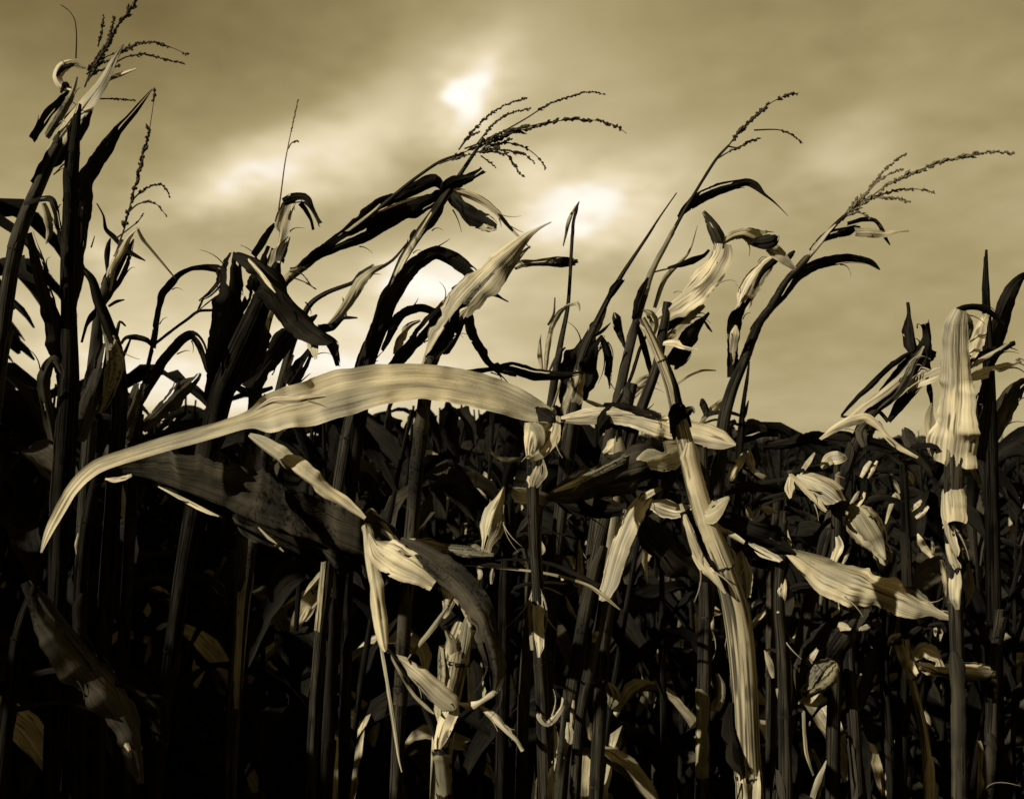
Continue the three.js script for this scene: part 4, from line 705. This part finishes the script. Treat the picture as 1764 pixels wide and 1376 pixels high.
new Plant('ribbed upright husk-wrapped stalk standing behind the hanging strip', 1.42, 'stem', [800, 1070, 30, 790, 1110, 46, 780, 1160, 44, 770, 1220, 40, 762, 1300, 34, 756, 1400, 30])
  .leaf('straw', 16, -0.03, [764, 1200, 12, 770, 1150, 18, 776, 1110, 16, 768, 1086, 4], { norib: 1 })
  .leaf('mould', 14, -0.03, [786, 1196, 12, 794, 1140, 20, 802, 1090, 18, 806, 1062, 4], { norib: 1 })
  .leaf('dark', -20, -0.02, [760, 1080, 10, 780, 1060, 26, 796, 1046, 26, 806, 1040, 6])
  .leaf('pale', 20, -0.04, [758, 1016, 5, 772, 1030, 22, 770, 1050, 14, 762, 1064, 3]);

new Plant('plant with a pale drooping paddle-shaped leaf hanging in the dark', 1.7, 'stemdeepshade', [880, 850, 12, 876, 900, 16, 870, 1000, 20, 866, 1200, 24])
  .leaf('straw', 20, -0.04, [868, 838, 5, 860, 862, 20, 850, 888, 40, 846, 908, 42, 838, 930, 20, 834, 946, 6])
  .leaf('tan', 10, -0.02, [804, 936, 4, 820, 944, 14, 836, 950, 8, 846, 946, 3])
  .leaf('straw', 20, 0, [822, 976, 3, 826, 986, 10, 826, 998, 4])
  .leaf('straw', 20, 0, [850, 976, 3, 848, 990, 9, 846, 1006, 3])
  .leaf('pale', 20, -0.02, [930, 926, 4, 924, 946, 22, 922, 966, 5], { torn: 0.6 })
  .leaf('straw', 20, 0, [998, 930, 3, 999, 970, 10, 998, 1010, 12, 998, 1026, 3])
  .leaf('tan', 15, 0, [1012, 1020, 3, 1006, 1036, 6, 1000, 1050, 2])
  .leaf('tan', 15, 0, [974, 1026, 3, 984, 1052, 8, 1000, 1076, 3]);

new Plant('dim slanting plant low in the corner, its leaf lit only at the tip', 1.15, 'stemdeepshade', [60, 1010, 14, 30, 1100, 22, 10, 1250, 26])
  .leaf('brown', -38, -0.03, [50, 1000, 18, 84, 1060, 46, 130, 1120, 58, 176, 1180, 60, 214, 1234, 52, 236, 1290, 34, 244, 1350, 12], { curl: 0.8 })
  .leaf('tan', 8, -0.05, [188, 1236, 3, 206, 1264, 12, 222, 1292, 4])
  .leaf('brown', 0, 0.05, [250, 1200, 8, 270, 1220, 44, 276, 1260, 30, 282, 1296, 6]);

// --- the sunlit tangle beside the main stalk
new Plant('plant with a long streaked leaf reaching down into shade from a pale shoulder', 1.4, 'stemshade', [1350, 880, 12, 1346, 960, 18, 1342, 1040, 20, 1350, 1150, 22, 1354, 1376, 24])
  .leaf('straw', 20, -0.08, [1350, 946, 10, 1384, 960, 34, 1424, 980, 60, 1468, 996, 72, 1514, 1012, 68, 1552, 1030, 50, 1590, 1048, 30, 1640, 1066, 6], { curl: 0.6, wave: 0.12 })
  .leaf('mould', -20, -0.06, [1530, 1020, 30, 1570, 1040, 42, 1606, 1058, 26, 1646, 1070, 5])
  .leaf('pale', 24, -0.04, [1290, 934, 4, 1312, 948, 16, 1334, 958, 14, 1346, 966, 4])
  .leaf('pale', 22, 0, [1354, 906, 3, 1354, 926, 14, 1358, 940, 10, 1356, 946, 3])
  .leaf('pale', 22, -0.01, [1348, 984, 8, 1346, 1010, 17, 1342, 1036, 16, 1340, 1056, 3])  // sunlit stretch of the stalk, made as a pale strip
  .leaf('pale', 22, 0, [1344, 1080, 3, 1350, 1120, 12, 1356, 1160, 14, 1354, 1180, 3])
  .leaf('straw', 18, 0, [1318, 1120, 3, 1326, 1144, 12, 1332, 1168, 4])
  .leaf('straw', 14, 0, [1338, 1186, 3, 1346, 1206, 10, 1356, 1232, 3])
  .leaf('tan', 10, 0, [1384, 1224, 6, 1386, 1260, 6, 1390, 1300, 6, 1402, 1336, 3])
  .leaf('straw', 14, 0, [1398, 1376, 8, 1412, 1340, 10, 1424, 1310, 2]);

new Plant('plant with a fan of sharply creased leaves crossed by stripes of shade', 1.55, 'stemshade', [1440, 800, 14, 1442, 900, 20, 1440, 1000, 22, 1438, 1120, 24])
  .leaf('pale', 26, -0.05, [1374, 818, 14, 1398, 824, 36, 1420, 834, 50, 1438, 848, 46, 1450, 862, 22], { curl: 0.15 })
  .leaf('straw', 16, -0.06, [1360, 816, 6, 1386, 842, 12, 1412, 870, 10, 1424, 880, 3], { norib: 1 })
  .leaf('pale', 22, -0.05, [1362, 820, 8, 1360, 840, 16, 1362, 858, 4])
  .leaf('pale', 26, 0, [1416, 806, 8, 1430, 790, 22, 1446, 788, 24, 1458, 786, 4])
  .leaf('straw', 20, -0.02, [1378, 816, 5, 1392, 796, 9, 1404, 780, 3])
  .leaf('pale', 20, -0.02, [1438, 914, 4, 1442, 940, 18, 1436, 966, 12, 1434, 980, 3])  // pale strip standing for sun on the stalk
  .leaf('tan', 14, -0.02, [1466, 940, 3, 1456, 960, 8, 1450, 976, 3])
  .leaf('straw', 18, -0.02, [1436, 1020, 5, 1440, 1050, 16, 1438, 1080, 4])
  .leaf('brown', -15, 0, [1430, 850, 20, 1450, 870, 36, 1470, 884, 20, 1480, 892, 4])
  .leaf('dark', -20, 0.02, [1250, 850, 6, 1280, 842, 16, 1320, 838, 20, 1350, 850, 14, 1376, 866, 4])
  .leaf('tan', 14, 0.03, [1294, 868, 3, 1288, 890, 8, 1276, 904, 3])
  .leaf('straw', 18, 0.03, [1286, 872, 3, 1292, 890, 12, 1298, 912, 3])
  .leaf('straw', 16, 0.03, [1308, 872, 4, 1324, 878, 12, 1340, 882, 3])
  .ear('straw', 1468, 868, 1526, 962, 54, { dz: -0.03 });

new Plant('plant carrying dim hanging husks, its brown leaf bent double', 1.45, 'stemshade', [1476, 1030, 14, 1462, 1120, 20, 1470, 1230, 22, 1480, 1376, 22])
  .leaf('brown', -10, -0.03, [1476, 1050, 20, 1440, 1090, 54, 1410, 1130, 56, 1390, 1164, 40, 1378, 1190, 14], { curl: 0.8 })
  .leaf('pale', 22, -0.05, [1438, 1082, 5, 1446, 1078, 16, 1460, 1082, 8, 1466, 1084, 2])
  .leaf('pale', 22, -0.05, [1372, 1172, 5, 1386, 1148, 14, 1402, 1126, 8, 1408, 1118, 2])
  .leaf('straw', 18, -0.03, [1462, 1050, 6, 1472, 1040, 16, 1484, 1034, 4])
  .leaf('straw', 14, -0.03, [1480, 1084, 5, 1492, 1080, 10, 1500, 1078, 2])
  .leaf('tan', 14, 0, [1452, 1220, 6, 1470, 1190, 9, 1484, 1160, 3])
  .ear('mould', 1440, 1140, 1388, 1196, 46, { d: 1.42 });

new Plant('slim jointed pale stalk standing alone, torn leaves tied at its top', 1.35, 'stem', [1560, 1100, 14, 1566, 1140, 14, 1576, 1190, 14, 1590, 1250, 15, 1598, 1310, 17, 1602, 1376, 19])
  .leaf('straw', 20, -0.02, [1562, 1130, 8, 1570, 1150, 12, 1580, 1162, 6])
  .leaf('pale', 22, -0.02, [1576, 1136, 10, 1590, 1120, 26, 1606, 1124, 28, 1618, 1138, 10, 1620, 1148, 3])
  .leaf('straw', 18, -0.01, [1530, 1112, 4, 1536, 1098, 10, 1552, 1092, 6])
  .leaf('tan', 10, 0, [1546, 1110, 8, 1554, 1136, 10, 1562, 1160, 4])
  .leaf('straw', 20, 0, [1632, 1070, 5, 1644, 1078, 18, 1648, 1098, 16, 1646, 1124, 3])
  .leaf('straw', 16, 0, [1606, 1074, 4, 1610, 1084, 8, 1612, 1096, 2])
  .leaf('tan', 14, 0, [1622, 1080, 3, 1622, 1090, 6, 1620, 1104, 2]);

new Plant('plant holding out a level pale ear in its husk at the edge of the frame', 1.4, 'stemshade', [1724, 1050, 14, 1712, 1160, 20, 1708, 1260, 22, 1700, 1376, 24])
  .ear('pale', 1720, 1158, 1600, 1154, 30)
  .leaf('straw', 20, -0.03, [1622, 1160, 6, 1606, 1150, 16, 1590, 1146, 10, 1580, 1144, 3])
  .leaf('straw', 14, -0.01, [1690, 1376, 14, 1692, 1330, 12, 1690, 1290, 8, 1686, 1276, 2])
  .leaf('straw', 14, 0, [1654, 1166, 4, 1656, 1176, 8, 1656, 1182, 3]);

new Plant('dim stalk in the gap between the snapped leaf and the club-ended stem', 1.9, 'stemshade', [1340, 860, 14, 1332, 980, 20, 1330, 1200, 22])
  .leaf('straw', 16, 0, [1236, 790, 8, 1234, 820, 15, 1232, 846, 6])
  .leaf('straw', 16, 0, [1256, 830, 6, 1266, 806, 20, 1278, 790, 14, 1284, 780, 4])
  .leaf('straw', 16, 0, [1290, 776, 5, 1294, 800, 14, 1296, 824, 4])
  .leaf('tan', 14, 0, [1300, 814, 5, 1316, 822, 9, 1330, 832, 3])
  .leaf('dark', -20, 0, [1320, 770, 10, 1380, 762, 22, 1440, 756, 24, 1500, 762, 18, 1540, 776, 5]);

new Plant('stalk coloured dark for shade behind the sagging dark blade, its sheath lit in one narrow strip', 1.9, 'stemdeepshade', [604, 700, 14, 602, 800, 18, 600, 900, 20])
  .leaf('straw', 16, -0.02, [590, 856, 3, 592, 830, 9, 596, 808, 3])  // straw strip in place of sunlight on the darkened sheath
  .leaf('tan', 12, -0.02, [576, 972, 4, 560, 984, 12, 540, 1006, 12, 522, 1026, 3]);

new Plant('low tangle of short pale leaf strips standing for sunlit spots beside the hanging pale ear', 1.5, 'stemdeepshade', [1556, 800, 12, 1560, 900, 16, 1564, 1010, 18, 1560, 1110, 20])  // pale chips placed as spots of sunlight on the leaves
  .leaf('pale', 24, 0, [1484, 822, 6, 1492, 806, 9, 1500, 794, 5])
  .leaf('pale', 24, 0, [1496, 824, 6, 1504, 808, 8, 1512, 794, 4])
  .leaf('straw', 20, 0, [1466, 868, 5, 1474, 856, 7, 1480, 846, 4])
  .leaf('straw', 20, 0, [1478, 872, 5, 1486, 858, 7, 1490, 848, 4])
  .leaf('pale', 22, 0, [1570, 880, 5, 1578, 870, 10, 1588, 862, 4])
  .leaf('pale', 22, 0, [1578, 892, 5, 1588, 884, 10, 1600, 872, 4])
  .leaf('tan', 14, 0, [1526, 902, 3, 1534, 876, 7, 1544, 852, 8, 1552, 862, 3])
  .leaf('tan', 14, 0, [1536, 816, 3, 1544, 836, 7, 1550, 850, 3])
  .leaf('straw', 20, 0.02, [1550, 814, 5, 1564, 822, 20, 1572, 834, 8])
  .leaf('straw', 16, 0, [1580, 920, 5, 1590, 940, 14, 1602, 954, 9, 1606, 960, 3])
  .leaf('tan', 14, 0, [1606, 930, 3, 1608, 944, 6, 1606, 958, 2])
  .leaf('brown', -10, 0.03, [1490, 770, 10, 1484, 744, 18, 1494, 728, 6]);

new Plant('plant of limp narrow strips between the long streaked leaf and the jointed stalk', 1.6, 'stemdeepshade', [1528, 1060, 12, 1524, 1150, 16, 1530, 1260, 20])
  .leaf('straw', 16, 0, [1528, 1376, 18, 1524, 1350, 14, 1520, 1330, 3])
  .leaf('tan', 14, 0, [1540, 1286, 5, 1546, 1310, 6, 1552, 1346, 3])
  .leaf('tan', 14, 0, [1504, 1180, 6, 1508, 1164, 8, 1512, 1150, 3])
  .leaf('straw', 16, 0, [1400, 1290, 4, 1414, 1330, 9, 1410, 1376, 5])
  .leaf('brown', -10, 0, [1530, 1100, 12, 1500, 1150, 36, 1480, 1210, 20, 1474, 1240, 5]);

renderer.render(scene, camera);
